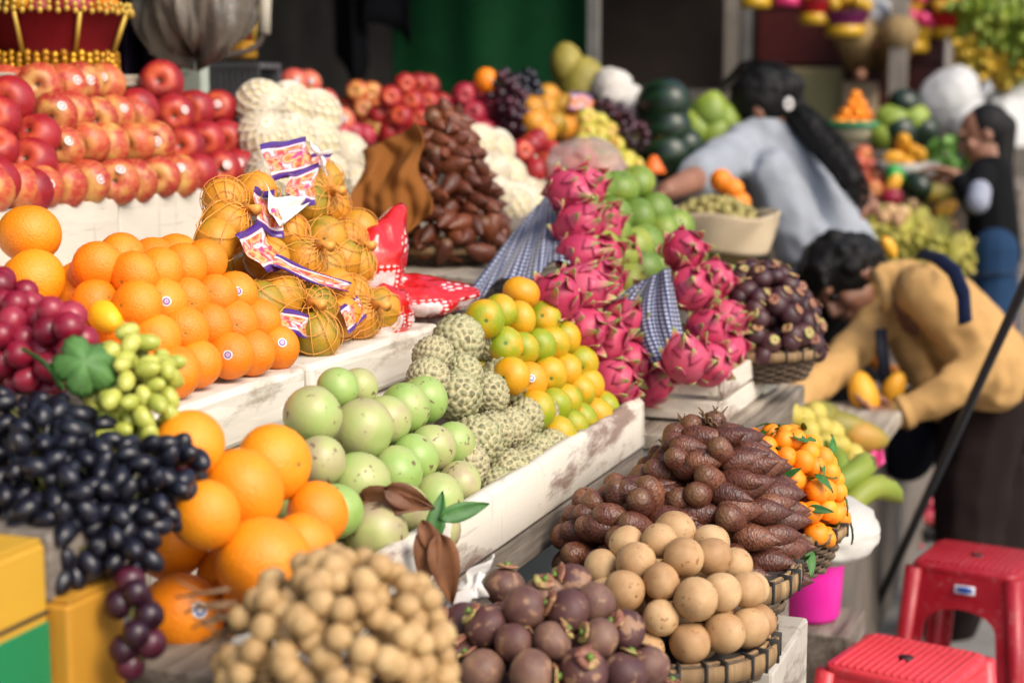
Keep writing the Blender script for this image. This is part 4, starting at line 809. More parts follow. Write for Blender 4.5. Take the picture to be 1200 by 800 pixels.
# salak, two merged mounds in one basket
C2 = atz(800, 655, .9); basket(C2, .17, .12, .12, 'wide bamboo basket heaped with dark salak')
DM = [(atz(836, 640, .9) + Vector((0, 0, -.01)), .120, .120, .192), (atz(752, 652, .9) + Vector((0, 0, -.01)), .108, .11, .115)]
def inside(p, k, m=.93): c, a, b, h = DM[k]; q = p - c; return (q.x / a) ** 2 + (q.y / b) ** 2 + (q.z / h) ** 2 < m
n_s = 0
for layer, (sh, gap) in enumerate(((0, .036), (.028, .045))):
    for k in (0, 1):
        c, a, b, h = DM[k]
        for p, nn in shell(c, a - sh, b - sh, h - sh, gap, -.02, .45):
            if inside(p, 1 - k, .9 if not layer else .6): continue
            if nn.dot(to_cam(p)) < (-.35 if not layer else .1): continue
            side = nn.dot(RT); j = Vector((random.uniform(-.45, .45), random.uniform(-.45, .45), random.uniform(-.35, .25)))
            d = (RT * .9 + nn * .25 + j) if side > .15 or random.random() < .4 else (RT * .45 - nn * .75 + j)
            lv = 'low on' if p.z < .97 else 'halfway up' if p.z < 1.04 else 'high on'
            part = ' the left shoulder of' if k else ' the left flank of' if side < -.3 else ' the right flank of' if side > .3 else ' the front of'
            put_fruit(random.choice(SALAKS), p, random.uniform(.066, .080), qdir(d, random.uniform(0, 6)), ('scaly brown salak %s%s the heap behind sapodillas' % (lv, part)) if not layer else 'scaly brown salak deep inside the heap behind the sapodillas', 'salak', 'salak in the wide basket'); n_s += 1
STRAW = plain('dry_stalk', '6b5238', .8)
tw = MB()
for k in range(26):
    a = random.uniform(0, 6.28); q = Vector((random.uniform(-.012, .012), random.uniform(-.012, .012), 0)); e = q + Vector((math.cos(a) * .016, math.sin(a) * .016, random.uniform(.0, .03))); tw.tube([q, (q + e) / 2 + Vector((0, 0, .006)), e], [.0022, .002, .0008], 5)
for i, (x, y) in enumerate(((842, 483), (803, 512), (783, 528))): new('salak_stalk', tw.mesh() if i == 0 else bpy.data.objects['salak_stalk'].data, STRAW, None, (DM[0][0] + Vector((-.005, 0, DM[0][3] + .012)) if i == 0 else dome(*DM[0])(x, y) + Vector((0, 0, .012))), Euler((0, 0, i * 2)), 1 - .15 * i, ['bushy dry stalk on top of the near salak heap', 'dry stalk stub on the upper left salak slope', 'lowest dry stalk stub on the left salak slope'][i], 'stalk', 'dry salak stalks')
# mangosteens in front
C3 = atd(640, 800, 935); basket(C3 + Vector((0, 0, .0)), .16, .11, .10, 'bamboo basket under the near mangosteens')
fmg = dome(C3, .15, .15, .125)
def mo(p): return qdir(Vector((random.uniform(-1, 1), random.uniform(-1, .6), random.uniform(-.1, 1))), random.uniform(0, 6))
pile(MANGOSTEEN, X8([(215, 535, 56), (305, 582, 54), (398, 530, 58), (205, 650, 58), (275, 625, 54), (368, 640, 58), (446, 600, 55), (175, 765, 60), (308, 750, 60), (438, 752, 60), (520, 668, 54), (590, 765, 56), (105, 640, 56), (95, 735, 54), (520, 775, 56), (365, 830, 58), (240, 840, 58), (640, 830, 54), (500, 850, 54), (110, 830, 54), (330, 700, 50), (240, 700, 50), (480, 700, 50)]), .0535, fmg, 'the heap in front of the sapodillas', 'mangosteen', 'mangosteens in front', mo, 0, calyx, kindword='purple brown mangosteen')
for p, nrm in shell(C3, .11, .11, .09, .055, 0): put_fruit(MANGOSTEEN, p, .053, jq(), 'purple brown mangosteen deep inside the heap in front of the sapodillas', 'mangosteen', 'mangosteens in front')
# longan bunches
C4 = atd(395, 772, 1230); TWIG = plain('longan_twig', '7a5e40', .8)
slab('longan_crate', C4.x - .15, C4.x + .15, C4.y - .13, C4.y + .13, .70, C4.z - .11, OLDWOOD, None, .006, label='grey box under the longan bunches at the front edge', cat='crate')
LM = LONGAN_ME; LM.materials.append(LONGAN_M)
LW = ['longan bunch at the upper left of the front heap', 'longan bunch at the upper right of the front heap', 'longan bunch low on the left of the front heap', 'longan bunch low on the right of the front heap']
lb = [empty('longan_bunch', C4 + Vector(((-.05, .05)[k % 2], 0, 0)), label=LW[k], cat='longan', group='longan bunches') for k in range(4)]
stems = [MB() for _ in range(4)]
for sh, gap in ((.0, .028), (.02, .025), (.043, .028)):
    for p, nn in shell(C4 + Vector((0, 0, -.045)), .108 - sh, .11 - sh, .145 - sh, gap, -.45, .7):
        if nn.dot(to_cam(p)) < -.35: continue
        p = p + nn * (.009 * vnoise(p, 42, 2) + random.uniform(-.006, .004)); s = (p - C4).dot(RT) > 0; u = (p - C4).z > .02; k = (0 if u else 2) + int(s); o = lb[k]
        new('longan', LM, None, o, p - o.location, qdir(-nn, random.random() * 6), random.uniform(.0235, .0285))
        stems[k].tube([p - o.location, p - o.location - nn * .03 + Vector((random.uniform(-.01, .01), 0, -.005))], [.0012, .0016], 4)
for k in (0, 2):
    for q in range(5):
        a = atd(268 + q * 9, 690 + q * 16 + 20 * (k == 2), 1240) - lb[k].location; b = atd(205 + q * 10 + 8 * k, 700 + q * 18 + 14 * (k == 2), 1225) - lb[k].location
        stems[k].tube([a, (a + b) / 2 + Vector((0, 0, .004 * (q % 3))), b], [.0024, .002, .0013], 5); m_ = a.lerp(b, .5); stems[k].tube([m_, m_ + Vector((-.02, -.01, .014 - .008 * (q % 3)))], [.0016, .001], 4)
for k in range(4): new('twig', stems[k].mesh(), TWIG, lb[k], kind='stuff')
# dry and green leaves between tray and longans
for i, (x, y, pm, d, s, me, lb_) in enumerate([(522, 665, 960, (.35, -.3, -1), .085, LEAFD, 'long brown dry leaf hanging below the tray beside the longans'), (500, 650, 960, (.1, -.5, -1), .075, LEAFD, 'brown dry leaf curled behind the longan heap'), (455, 588, 940, (.9, -.2, .05), .085, LEAFD, 'brown dry leaf under the lowest star apples'), (480, 584, 940, (.8, .3, -.35), .07, LEAFD, 'tan dry leaf folded over the tray edge'), (545, 598, 925, (.75, .55, .2), .07, LEAF, 'fresh green leaf at the foot of the star apples'), (512, 606, 930, (.2, .1, 1), .06, LEAF2, 'small green leaf standing between star apple and tray edge'), (503, 632, 960, (.5, -.2, -1), .05, LEAFD, 'short dry leaf against the white tray front')]):
    d = Vector(d).normalized(); p = atd(x, y, pm); xq = d.cross(to_cam(p)).normalized(); q = Matrix((xq, d, xq.cross(d))).transposed().to_quaternion(); o = new('leaf', me, None, None, p - d * s * .5, q, s, lb_, 'leaf')
# paper tucked at the tray's front
def paper1(u, v): return atd(533 + 42 * u - 10 * v, 690 - 42 * u * (1 - v * .4) + 34 * v, 945) + Vector((.008 * math.sin(u * 9 + v * 5), .006 * math.sin(v * 7), 0))
PAPER = plain('white_paper', 'd8d4ce', .6, .06)
new('paper', grid(paper1, 14, 12, .0012), PAPER, label='crumpled white paper hanging under the white tray front', cat='paper')
# ------------------------------------------------------------------ grapes and the yellow cartons
def carton(y0, y1, x1, z1, m, band, label):
    o = empty('carton', (x1 - .17, (y0 + y1) / 2, .957), label=label, cat='carton'); hy = (y1 - y0) / 2; H = z1 - .957
    slab('body', -.17, .17, -hy, hy, 0, H, m, o, .004); slab('flap', .02, .168, -hy + .004, hy - .004, H + .001, H + .005, m, o, .001)
    if band: slab('band', .1685, .172, -hy + .001, hy - .001, H * .30, H * .62, band, o, .001); slab('stripe', .1685, .1715, -hy + .001, hy - .001, H * .655, H * .675, DARKWOOD, o, 0)
YEL = white_board('yellow_carton', 'c4962a', '96702a', .58, 9, False); GRN = white_board('green_print', '187a48', '3c8a58', .6, 9, False)
carton(.98, 1.305, -.985, 1.165, YEL, GRN, 'yellow carton with a green band under the black grapes'); carton(1.31, 1.405, -.965, 1.10, white_board('amber_carton', 'bc8626', '8a6020', .56, 9, False), None, 'plain amber carton beside the green banded one')
slab('grape_stand', -1.45, -1.16, 1.0, 1.7, 1.206, 1.255, OLDWOOD, None, .006, label='grey board under the red grapes', cat='board')
slab('grape_stand', -1.12, -.985, 1.31, 1.42, 1.10, 1.17, OLDWOOD, None, .006, label='grey block behind the amber carton under the green grapes', cat='board')
def bunch(label, spine, rad, n, me, m, d, group='grape bunches', elong=True, stemc='6b6a34'):
    g = me.copy(); g.materials.clear(); g.materials.append(m)
    spine = [Vector(p) for p in spine]; o = empty('grape_bunch', spine[0], label=label, cat='grapes', group=group); st = MB(); pts = []
    tries = 0
    while len(pts) < n and tries < n * 40:
        tries += 1; t = random.random() * (len(spine) - 1.001); i = int(t); c = spine[i].lerp(spine[i + 1], t - i); r = rad[i] + (rad[i + 1] - rad[i]) * (t - i)
        u = Vector(rng.normal(0, 1, 3)).normalized(); p = c + u * r * random.uniform(.55, 1) ** .5
        if all((p - q[0]).length > d * .66 for q in pts): pts.append((p, u, c))
    for p, u, c in pts:
        new('grape', g, None, o, p - spine[0], qdir(u * .7 + Vector((0, 0, -.5)) + Vector(rng.normal(0, .35, 3))), d * random.uniform(.88, 1.1)); st.tube([p - spine[0], c - spine[0]], [.0011, .0018], 4)
    st.tube([s - spine[0] for s in spine], .003, 5); new('stem', st.mesh(), plain('grape_stem', stemc, .7), o); return o
bunch('black grape bunch hanging over the yellow carton', [atd(40, 500, 1085), atd(52, 560, 1120), atd(75, 620, 1150), atd(85, 668, 1160)], [.05, .058, .045, .02], 105, GRAPE_ME, GRAPE_BLACK, .029)
bunch('black grape bunch draped towards the navel oranges', [atd(205, 548, 1090), atd(165, 570, 1110), atd(140, 610, 1130), atd(150, 650, 1150)], [.03, .05, .045, .025], 85, GRAPE_ME, GRAPE_BLACK, .029)
bunch('black grape bunch behind, left of the green grapes', [atd(-10, 505, 1060), atd(50, 510, 1075), atd(100, 530, 1090)], [.04, .045, .04], 60, GRAPE_ME, GRAPE_BLACK, .029)
bunch('small cluster of round purple grapes hanging lowest', [atd(160, 678, 1160), atd(155, 720, 1165), atd(165, 775, 1165)], [.014, .02, .014], 9, PLUM_ROUND, GRAPE_PURPLE, .03)
bunch('green grape bunch with a leaf beside the red grapes', [atd(150, 400, 1030), atd(160, 445, 1040), atd(155, 490, 1050), atd(140, 525, 1060)], [.018, .05, .056, .028], 95, GRAPE_ME, GRAPE_GREEN, .028)
bunch('red grape bunch at the left edge', [atd(5, 350, 960), atd(20, 395, 985), atd(45, 435, 1000)], [.03, .05, .035], 48, PLUM_ROUND, GRAPE_RED, .036)
bunch('small red grape cluster above the grape leaf', [atd(70, 378, 1010), atd(85, 405, 1015)], [.02, .022], 10, PLUM_ROUND, GRAPE_RED, .036)
bunch('few pink grapes showing between black grapes and oranges', [atd(215, 520, 1075), atd(218, 600, 1090)], [.008, .008], 4, PLUM_ROUND, GRAPE_RED, .026)
v = [(0, 0, 0)]; NR, NA = 6, 60
for i in range(1, NR + 1):
    for k in range(NA):
        a = 2 * math.pi * k / NA; q = i / NR; r = (.40 + .13 * abs(math.cos(2.5 * a)) ** .7 + .018 * math.sin(21 * a)) * q; v.append((r * math.cos(a), r * math.sin(a) * .92, -.26 * q * q + .05 * math.sin(3 * a) * q * q - .035 * q * (1 - abs(math.cos(2.5 * a)))))
gl = mesh(v, [(0, 1 + k, 1 + (k + 1) % NA) for k in range(NA)] + [(1 + i * NA + k, 1 + (i + 1) * NA + k, 1 + (i + 1) * NA + (k + 1) % NA, 1 + i * NA + (k + 1) % NA) for i in range(NR - 1) for k in range(NA)]); bm = bmesh.new(); bm.from_mesh(gl); bmesh.ops.solidify(bm, geom=bm.faces[:], thickness=.004); bm.to_mesh(gl); bm.free(); gl.shade_smooth()
p = atd(99, 424, 1075); new('leaf', gl, plain('grape_leaf', '4c7638', .6, .25, 4), None, p, qdir(to_cam(p) + Vector((0, 0, .3))), .072, 'lobed green leaf between the red and green grapes', 'leaf')
p = atd(70, 458, 1075); new('leaf', LEAF2, None, None, p, Euler((1.2, .3, 1.9)), .06, 'narrow dark green leaf under the red grapes', 'leaf')
# ------------------------------------------------------------------ boxes under the baskets
slab('crate', C.x - .15, C.x + .12, C.y - .12, C.y + .12, 0, C.z - .101, white_board('white_painted_box', 'c8c4bc', '8a7c6c', .56), None, .006, label='white box standing under the sapodilla basket', cat='crate')
slab('crate', C2.x - .2, C2.x + .165, C2.y - .11, C2.y + .16, 0, C2.z - .121, white_board('pale_painted_box', 'b8b0a4', '6d6052', .5), None, .006, label='pale scuffed box standing under the salak basket', cat='crate')
slab('crate', C3.x - .15, C3.x + .13, C3.y - .13, C3.y + .12, 0, C3.z - .101, OLDWOOD, None, .006, label='grey box standing under the near mangosteen basket', cat='crate')
slab('crate', C4.x - .14, C4.x + .14, C4.y - .12, C4.y + .12, 0, .698, OLDWOOD, None, .006, label='lower grey box under the longan box', cat='crate')
# ------------------------------------------------------------------ netted oranges on the middle ledge
fnet = face(MX - .04, MZ + .035, 1.25)
def X4(l): return [fnet(230 + a / 2.667, 150 + b / 2.667) for a, b in l]
NET_M = plain('orange_net_thread', 'd89440', .5, .1); NETW_M = plain('white_foam_net', 'd8cfbe', .7, .06)
def net_surface(balls, pad=.003):
    c = sum((p for p, r in balls), Vector()) / len(balls)
    def f(u):
        best = .01
        for p, r in balls:
            q = p - c; b = u.dot(q); d2 = q.length_squared - (r + pad) ** 2; disc = b * b - d2
            if disc > 0: best = max(best, b + math.sqrt(disc))
            else:
                miss = math.sqrt(max(0, q.length_squared - b * b)) - r
                if b > 0: best = max(best, b * .96 + r * .3 - miss * 1.5)
        return best
    return c, f
def net(balls, label, m=NET_M, n=13, th=.0008, group='orange net bags', axis_=(1, -.4, .3), steps=44):
    c, f = net_surface(balls); q = qdir(axis_); o = empty('net_bag', c, label=label, cat='net bag', group=group); mb = MB()
    for s in (1, -1):
        for k in range(n):
            pts = []
            for i in range(steps + 1):
                t = .06 + .88 * i / steps; a = 2 * math.pi * k / n + s * t * 3.4; z = math.cos(t * math.pi); r = math.sin(t * math.pi)
                u = q @ Vector((r * math.cos(a), r * math.sin(a), z)); pts.append(u * f(u))
            ps = [pts[0]] + [(pts[i - 1] + pts[i] * 2 + pts[i + 1]) / 4 for i in range(1, steps)] + [pts[-1]]
            ps = [p if p.length > f(p.normalized()) * .995 else p.normalized() * f(p.normalized()) for p in ps]
            mb.tube(ps, th, 4, False)
    new('netting', mb.mesh(), m, o, kind='stuff')
    e = q @ Vector((0, 0, 1)); kb = MB(); kb.tube([e * f(e) * .9, e * (f(e) + .012), e * (f(e) + .03) + Vector((0, 0, -.008))], [.012, .004, .009], 8); new('knot', kb.mesh(), m, o)
    return o
BAGS = [([(400, 165), (418, 245), (345, 235), (360, 200)], 'net bag of green oranges topmost in the pile'), ([(505, 320), (455, 410), (495, 432), (470, 350)], 'net bag of green oranges nearest the red bag'), ([(285, 330), (400, 345), (220, 408), (335, 412), (400, 440)], 'net bag of green oranges in the middle of the pile'), ([(262, 525), (202, 552), (360, 560), (375, 650), (430, 505)], 'net bag of green oranges low in front'), ([(482, 525), (510, 592), (570, 570), (450, 590)], 'net bag of green oranges at the lower right'), ([(90, 225), (92, 305), (185, 205), (60, 355)], 'net bag of green oranges at the upper left')]
for pts, lab in BAGS:
    ps = X4(pts); ds = [.0735 * random.uniform(.94, 1.06) for _ in ps]
    xs = sorted(q[0] for q in pts)
    for q, p, d in zip(pts, ps, ds): put_fruit(GREEN_ORANGE, p, d, jq(), 'green orange, %s from left inside the ' % ORD[xs.index(q[0])] + lab.replace(' of green oranges', ''), 'orange', 'oranges in net bags')
    net([(p, d / 2) for p, d in zip(ps, ds)], lab)
for a, b in [(250, 440), (150, 470), (440, 320), (330, 300), (300, 600), (420, 600), (180, 300), (130, 400), (480, 470)]:
    p = fnet(230 + a / 2.667, 150 + b / 2.667) + Vector((-.06, .02, -.02)); put_fruit(GREEN_ORANGE, p, .074, jq(), 'green orange deep inside the netted pile', 'orange', 'oranges in net bags')
def print_mat(name):                                                # orange slices printed between purple borders
    m = Mat(name, .35); uv = m.coord('UV'); vo = m.vor(4.5, uv); c = m.ramp(vo, [(.0, 'c8441c'), (.3, 'e07a34'), (.5, 'ecae74'), (.62, 'c84a5a'), (.75, 'e0c4c0')])
    c = m.mix(m.step(m.noise(5, 2, vec=uv), .55, .6), c, 'c83a3c'); y = m.sep(uv, 1); e = m.math('ABSOLUTE', m.math('SUBTRACT', y, .5)); c = m.mix(m.step(e, .36, .37), c, '4a2478'); c = m.mix(m.math('MULTIPLY', m.step(e, .31, .32), m.step(e, .36, .35)), c, 'e0cfd4')
    c = m.mix(m.math('MULTIPLY', m.step(m.noise(3, 2, vec=uv), .60, .62), m.step(e, .32, .30)), c, 'b03a78'); m.col(c); m.set(Coat_Weight=.3); return m.m
PRINT = print_mat('printed_fruit_wrapper')
def sheet(name, quad, label, m, cat, fold=.006, off=.02, nu=16, nv=10, seed=0, group=None, th=.001, f=fnet):
    P = [f(x, y) for x, y in quad]; nrm = (P[1] - P[0]).cross(P[3] - P[0]).normalized()
    if nrm.dot(to_cam(P[0])) < 0: nrm = -nrm
    def fn(u, v): q = P[0].lerp(P[1], u).lerp(P[3].lerp(P[2], u), v); return q + nrm * (off + fold * (vnoise((u * 2, v * 2, seed), 3.1, seed) * 1.6 + .5 * vnoise((u, v, 1), 9, seed)))
    return new(name, grid(fn, nu, nv, th), m, label=label, cat=cat, group=group)
W = 'printed wrappers on the net bags'
sheet('wrapper', [(291, 182), (345, 172), (352, 212), (306, 224)], 'printed orange wrapper upright at the very top of the netted pile', PRINT, 'wrapper', seed=1, group=W, off=.03)
sheet('wrapper', [(318, 222), (356, 206), (352, 256), (322, 252)], 'printed orange wrapper just under the topmost one', PRINT, 'wrapper', seed=2, group=W, off=.034)
sheet('wrapper', [(352, 192), (378, 190), (374, 204), (354, 206)], 'small printed wrapper strip right of the topmost wrapper', PRINT, 'wrapper', seed=3, group=W)
sheet('wrapper', [(252, 296), (282, 278), (318, 328), (292, 338)], 'printed wrapper lying along the left of the netted pile', PRINT, 'wrapper', seed=4, group=W, off=.035)
sheet('wrapper', [(279, 236), (302, 240), (314, 296), (282, 280)], 'printed wrapper half hidden by the white torn flap', PRINT, 'wrapper', seed=5, group=W, off=.038)
sheet('wrapper', [(304, 368), (352, 378), (350, 406), (322, 396)], 'printed wrapper lowest on the left above the foam box', PRINT, 'wrapper', seed=6, group=W, off=.02)
sheet('wrapper', [(384, 372), (404, 358), (414, 384), (394, 404)], 'printed wrapper at the lower right of the netted pile', PRINT, 'wrapper', seed=7, group=W, off=.028)
sheet('wrapper', [(300, 318), (392, 348), (388, 360), (296, 332)], 'narrow purple edged wrapper across the middle of the pile', PRINT, 'wrapper', seed=8, group=W, off=.034)
sheet('torn_flap', [(284, 238), (330, 254), (336, 262), (298, 292)], 'white torn paper flap on the netted pile', PAPER, 'paper', .012, .046, seed=9)
sheet('torn_flap', [(338, 186), (358, 208), (359, 228), (352, 204)], 'white paper strip curling beside the topmost wrapper', PAPER, 'paper', .004, .05, seed=10)
# red bags with white dots
def redbag_mat():
    m = Mat('red_plastic_film', .18); uv = m.coord('UV'); d = m.n('VectorMath', {0: m.n('VectorMath', {0: m.n('VectorMath', {0: uv, 1: (34, 24, 1)}, operation='MULTIPLY')}, operation='FRACTION'), 1: (.5, .5, 0)}, operation='SUBTRACT')
    r = m.n('VectorMath', {0: d}, out=1, operation='LENGTH'); band = m.step(m.noise(2.6, 1, vec=uv), .52, .54); c = m.mix(m.step(m.noise(3.5, 3), .3, .7), 'b80a10', 'e02420'); c = m.mix(m.math('MULTIPLY', m.step(r, .34, .28), band), c, 'f0e4e0'); c = m.mix(m.math('MULTIPLY', m.step(r, .28, .40), m.step(m.noise(2.6, 1, vec=uv), .60, .62)), c, 'f0e4e0')
    m.col(c); m.set(Coat_Weight=.5, Coat_Roughness=.1, Transmission_Weight=.15); m.bump(m.noise(30, 4), .5, .006); return m.m
REDBAG = redbag_mat()
def bagmesh(c, r, seed, amp=.25, nu=44, nv=28, tail=None, crease=9):
    v = []; f = []
    for j in range(nv + 1):
        th = math.pi * j / nv
        for i in range(nu + 1):
            a = 2 * math.pi * i / nu; u = Vector((math.sin(th) * math.cos(a), math.sin(th) * math.sin(a), math.cos(th)))
            k = 1 + amp * vnoise(u, 2.2, seed) - amp * .45 * abs(vnoise(u, crease * .6, seed + 2)) + amp * .18 * vnoise(u, crease * 1.7, seed + 4); p = Vector((u.x * r[0], u.y * r[1], u.z * r[2])) * k
            if tail: w = max(0, u.dot(tail[0].normalized())) ** 7; p += tail[0] * (w * tail[1])
            v.append(c + p if c is not None else p)
    f = [(j * (nu + 1) + i, (j + 1) * (nu + 1) + i, (j + 1) * (nu + 1) + i + 1, j * (nu + 1) + i + 1) for j in range(nv) for i in range(nu)]
    me = mesh(v, f); uv = me.uv_layers.new(name='UVMap')
    for lp in me.loops: k = lp.vertex_index; uv.data[lp.index].uv = ((k % (nu + 1)) / nu, (k // (nu + 1)) / nv)
    return me
RB = 'red plastic bags beside the netted oranges'
frb = face(MX - .06, MZ + .03, .9)
for i, (x, y, r, s, lab, t) in enumerate([(435, 318, (.065, .07, .075), 1, 'red plastic bag standing behind the netted oranges', (Vector((.3, .5, 1)), .05)), (478, 352, (.08, .075, .045), 2, 'red bag with white dots at the ledge end', (Vector((1, .8, .15)), .05)), (446, 368, (.06, .07, .05), 3, 'red bag squeezed under the netted oranges', None)]):
    new('plastic_bag', bagmesh(None, r, s, .3, tail=t), REDBAG, None, frb(x, y), label=lab, cat='plastic bag', group=RB)
# ------------------------------------------------------------------ foam-netted pears
PEAR_ME = sphere_fruit(1, 1, 1.02, .03, 21, 18, 12); PEAR_M = plain('wrapped_pear', 'd6c79c', .5, .08); FN = MB()
for s in (1, -1):
    for k in range(13):
        pts = []
        for i in range(23): t = .03 + .94 * i / 22; a = 2 * math.pi * k / 13 + s * t * 2.4; pts.append(Vector((math.sin(t * math.pi) * math.cos(a), math.sin(t * math.pi) * math.sin(a), 1.02 * math.cos(t * math.pi))) * .515)
        FN.tube(pts, .019, 5, False)
FN_ME = FN.mesh(); FN_ME.materials.append(NETW_M)
PEAR = ('pear', PEAR_ME, PEAR_M)
def foamnet(o): new('foam_net', FN_ME, None, o, kind=None)
fp_ = face_at(352, 214, 525, 1.6)
pile(PEAR, [(313, 133), (345, 130), (366, 139), (310, 168), (340, 166), (374, 170), (398, 188), (350, 196), (385, 206), (318, 198), (405, 212)], .115, fp_, 'the heap beside the deep red apples', 'pear', 'pears in white foam nets', axis((.5, -.7, .5), .5), 0, foamnet, kindword='white foam netted pear')
# ------------------------------------------------------------------ bowl of dark salak with a brown cloth
CB = atd(522, 284, 525); basket(CB, .125, .095, .055, 'shallow dark bowl holding the rear salak heap', .016, 0)
cc = CB + Vector((.0, 0, -.01))
for layer, (sh, gap) in enumerate(((0, .039), (.03, .055))):
    for p, nn in shell(cc, .128 - sh, .125 - sh, .275 - sh, gap, 0, .4):
        # a steep cone rather than a dome
        t = min(1, max(0, (p.z - cc.z) / .275)); rr0 = math.hypot(p.x - cc.x, p.y - cc.y) + 1e-6; want = (.14 - sh) * (1 - t) ** .8 + .016 * t; p = Vector((cc.x + (p.x - cc.x) * want / rr0, cc.y + (p.y - cc.y) * want / rr0, cc.z + t * (.30 - sh)))
        if nn.dot(to_cam(p)) < -.4: continue
        if layer and nn.dot(to_cam(p)) < 0: continue
        sd_ = nn.dot(RT); lv = ('low on' if t < .33 else 'halfway up' if t < .66 else 'high on') + (' the left of' if sd_ < -.35 else ' the right of' if sd_ > .35 else ' the front of')
        put_fruit(random.choice(SALAKS2), p, random.uniform(.066, .08), qdir(nn * .55 + Vector((random.uniform(-.6, .6), random.uniform(-.6, .6), random.uniform(-.7, .1))), random.random() * 6), ('dark brown salak %s the rear heap beside the brown cloth' % lv) if not layer else 'dark brown salak deep inside the rear heap beside the brown cloth', 'salak', 'salak in the rear bowl')
BROWN = cloth_mat('brown_cloth', '7a4a1e', .85)
def bcl(u, v):
    top = atd(428 + 62 * u, 180 - 32 * u, 530); bot = atd(412 + 92 * u, 292 - 30 * u, 560); p = top.lerp(bot, v)
    return p + FW * -(.03 + .016 * math.sin(u * 7 + v * 5.5) + .010 * math.sin(u * 13 - v * 7 + 1) + .007 * vnoise((u * 3, v * 3, 0), 3.5, 2) + .02 * math.sin(v * 3.1) + .006 * math.sin(u * 29 + v * 11) * v + .004 * math.sin(u * 17 - v * 23)) + Vector((0, 0, .014 * math.sin(u * 7 + 1) * v)) + RT * (.012 * math.sin(v * 9))
new('cloth', grid(bcl, 60, 40, .003), BROWN, label='brown cloth draped over the left of the rear salak bowl', cat='cloth')
def bcl2(u, v):
    p = atd(495 - 40 * v + 6 * math.sin(v * 8) + 26 * (u - .5) * (1 - v * .3), 150 + 40 * v, 520); return p + FW * (.02 * math.sin(u * 7 + v * 4) - .015)
new('cloth', grid(bcl2, 24, 24, .003), BROWN, label='twisted upper end of brown cloth against the rear salak', cat='cloth')
# ------------------------------------------------------------------ blue gingham cloths
def gingham():
    m = Mat('blue_gingham', .9); uv = m.coord('UV'); s = m.n('VectorMath', {0: uv, 1: (19, 22, 1)}, operation='MULTIPLY'); fr = m.n('VectorMath', {0: s}, operation='FRACTION')
    a = m.step(m.sep(fr, 0), .47, .53); b = m.step(m.sep(fr, 1), .47, .53); t = m.math('MULTIPLY', m.math('ADD', a, b), .5); m.col(m.ramp(t, [(0, '141a38'), (.5, '3a4468'), (1, 'b0b4c0')])); m.bump(m.noise(400, 2), .2, .001); m.set(Sheen_Weight=.2); return m.m
GING = gingham()
def g1(u, v):
    top = atd(618 + 38 * u, 256 - 42 * u, 545); bot = atd(541 + 126 * u, 352 - 44 * u, 615); p = top.lerp(bot, v ** .9)
    return p + FW * -(.03 + .03 * math.sin(u * 11 + v * 1.6) * (.35 + .65 * v) + .012 * math.sin(u * 25 + v * 4)) + Vector((0, 0, -.012 * math.sin(u * 13) * v))
new('cloth', grid(g1, 60, 50, .003), GING, label='blue gingham cloth left of the rear dragon fruit', cat='cloth', group='blue gingham cloths')
def g2(u, v):
    top = atd(742 + 40 * u, 336 - 22 * u, 606); bot = atd(718 + 90 * u, 426 + 4 * math.sin(u * 7), 622); p = top.lerp(bot, v)
    return p + FW * -(.02 + .022 * math.sin(u * 9 + v * 2) * (.4 + v * .6) + .01 * math.sin(u * 23 + 2 * v)) + Vector((-.05 * math.sin(v * math.pi) * (1 - u), 0, 0))
new('cloth', grid(g2, 50, 44, .003), GING, label='blue gingham cloth draped over the peeling dragon fruit crate', cat='cloth', group='blue gingham cloths')
# ------------------------------------------------------------------ far mangosteen basket, small mandarins, plantains along the edge
CM = atd(888, 402, 560); basket(CM, .125, .10, .07, 'bamboo basket of dark mangosteens beside the peeling crate', .02, 20)
cm = CM + Vector((0, 0, -.01))
for layer, (sh, gap) in enumerate(((0, .040), (.036, .05))):
    for p, nn in shell(cm, .122 - sh, .12 - sh, .165 - sh, gap, .0, .3):
        lv = 'low on' if p.z < cm.z + .06 else 'halfway up' if p.z < cm.z + .11 else 'high on'
        put_fruit(MANGOSTEEN_FAR, p, random.uniform(.043, .051), qdir(nn * .6 + Vector((random.uniform(-.9, .9), random.uniform(-.9, .9), .4)), random.random() * 6), ('dark mangosteen %s the %s of the heap beside the grey shirt' % (lv, 'left' if nn.dot(RT) < -.35 else 'right' if nn.dot(RT) > .35 else 'front')) if not layer else 'dark mangosteen deep inside the heap beside the grey shirted person', 'mangosteen', 'mangosteens in the far basket')
CK = atz(912, 588, .93); basket(CK + Vector((0, 0, -.03)), .105, .08, .08, 'basket under the small leafy mandarins', .016, 16)
slab('crate', CK.x - .14, CK.x - .0, CK.y - .12, CK.y + .12, .0, CK.z - .111, OLDWOOD, None, .006, label='grey box under the small mandarin basket', cat='crate')
ck = CK + Vector((0, 0, -.02))
SPR = MB(); 
for p, nn in shell(ck, .10, .105, .135, .034, -.1, .3):
    lv = 'low on' if p.z < ck.z + .045 else 'halfway up' if p.z < ck.z + .09 else 'high on'
    put_fruit(SMALL_MANDARIN, p, random.uniform(.035, .042), jq(), 'small mandarin %s the %s of the leafy heap beside the salak' % (lv, 'left' if nn.dot(RT) < -.35 else 'right' if nn.dot(RT) > .35 else 'front'), 'mandarin', 'small leafy mandarins')
for p, nn in shell(ck, .072, .075, .10, .045, -.1, .3): put_fruit(SMALL_MANDARIN, p, .04, jq(), 'small mandarin deep inside the leafy heap right of the salak', 'mandarin', 'small leafy mandarins')
k = 0
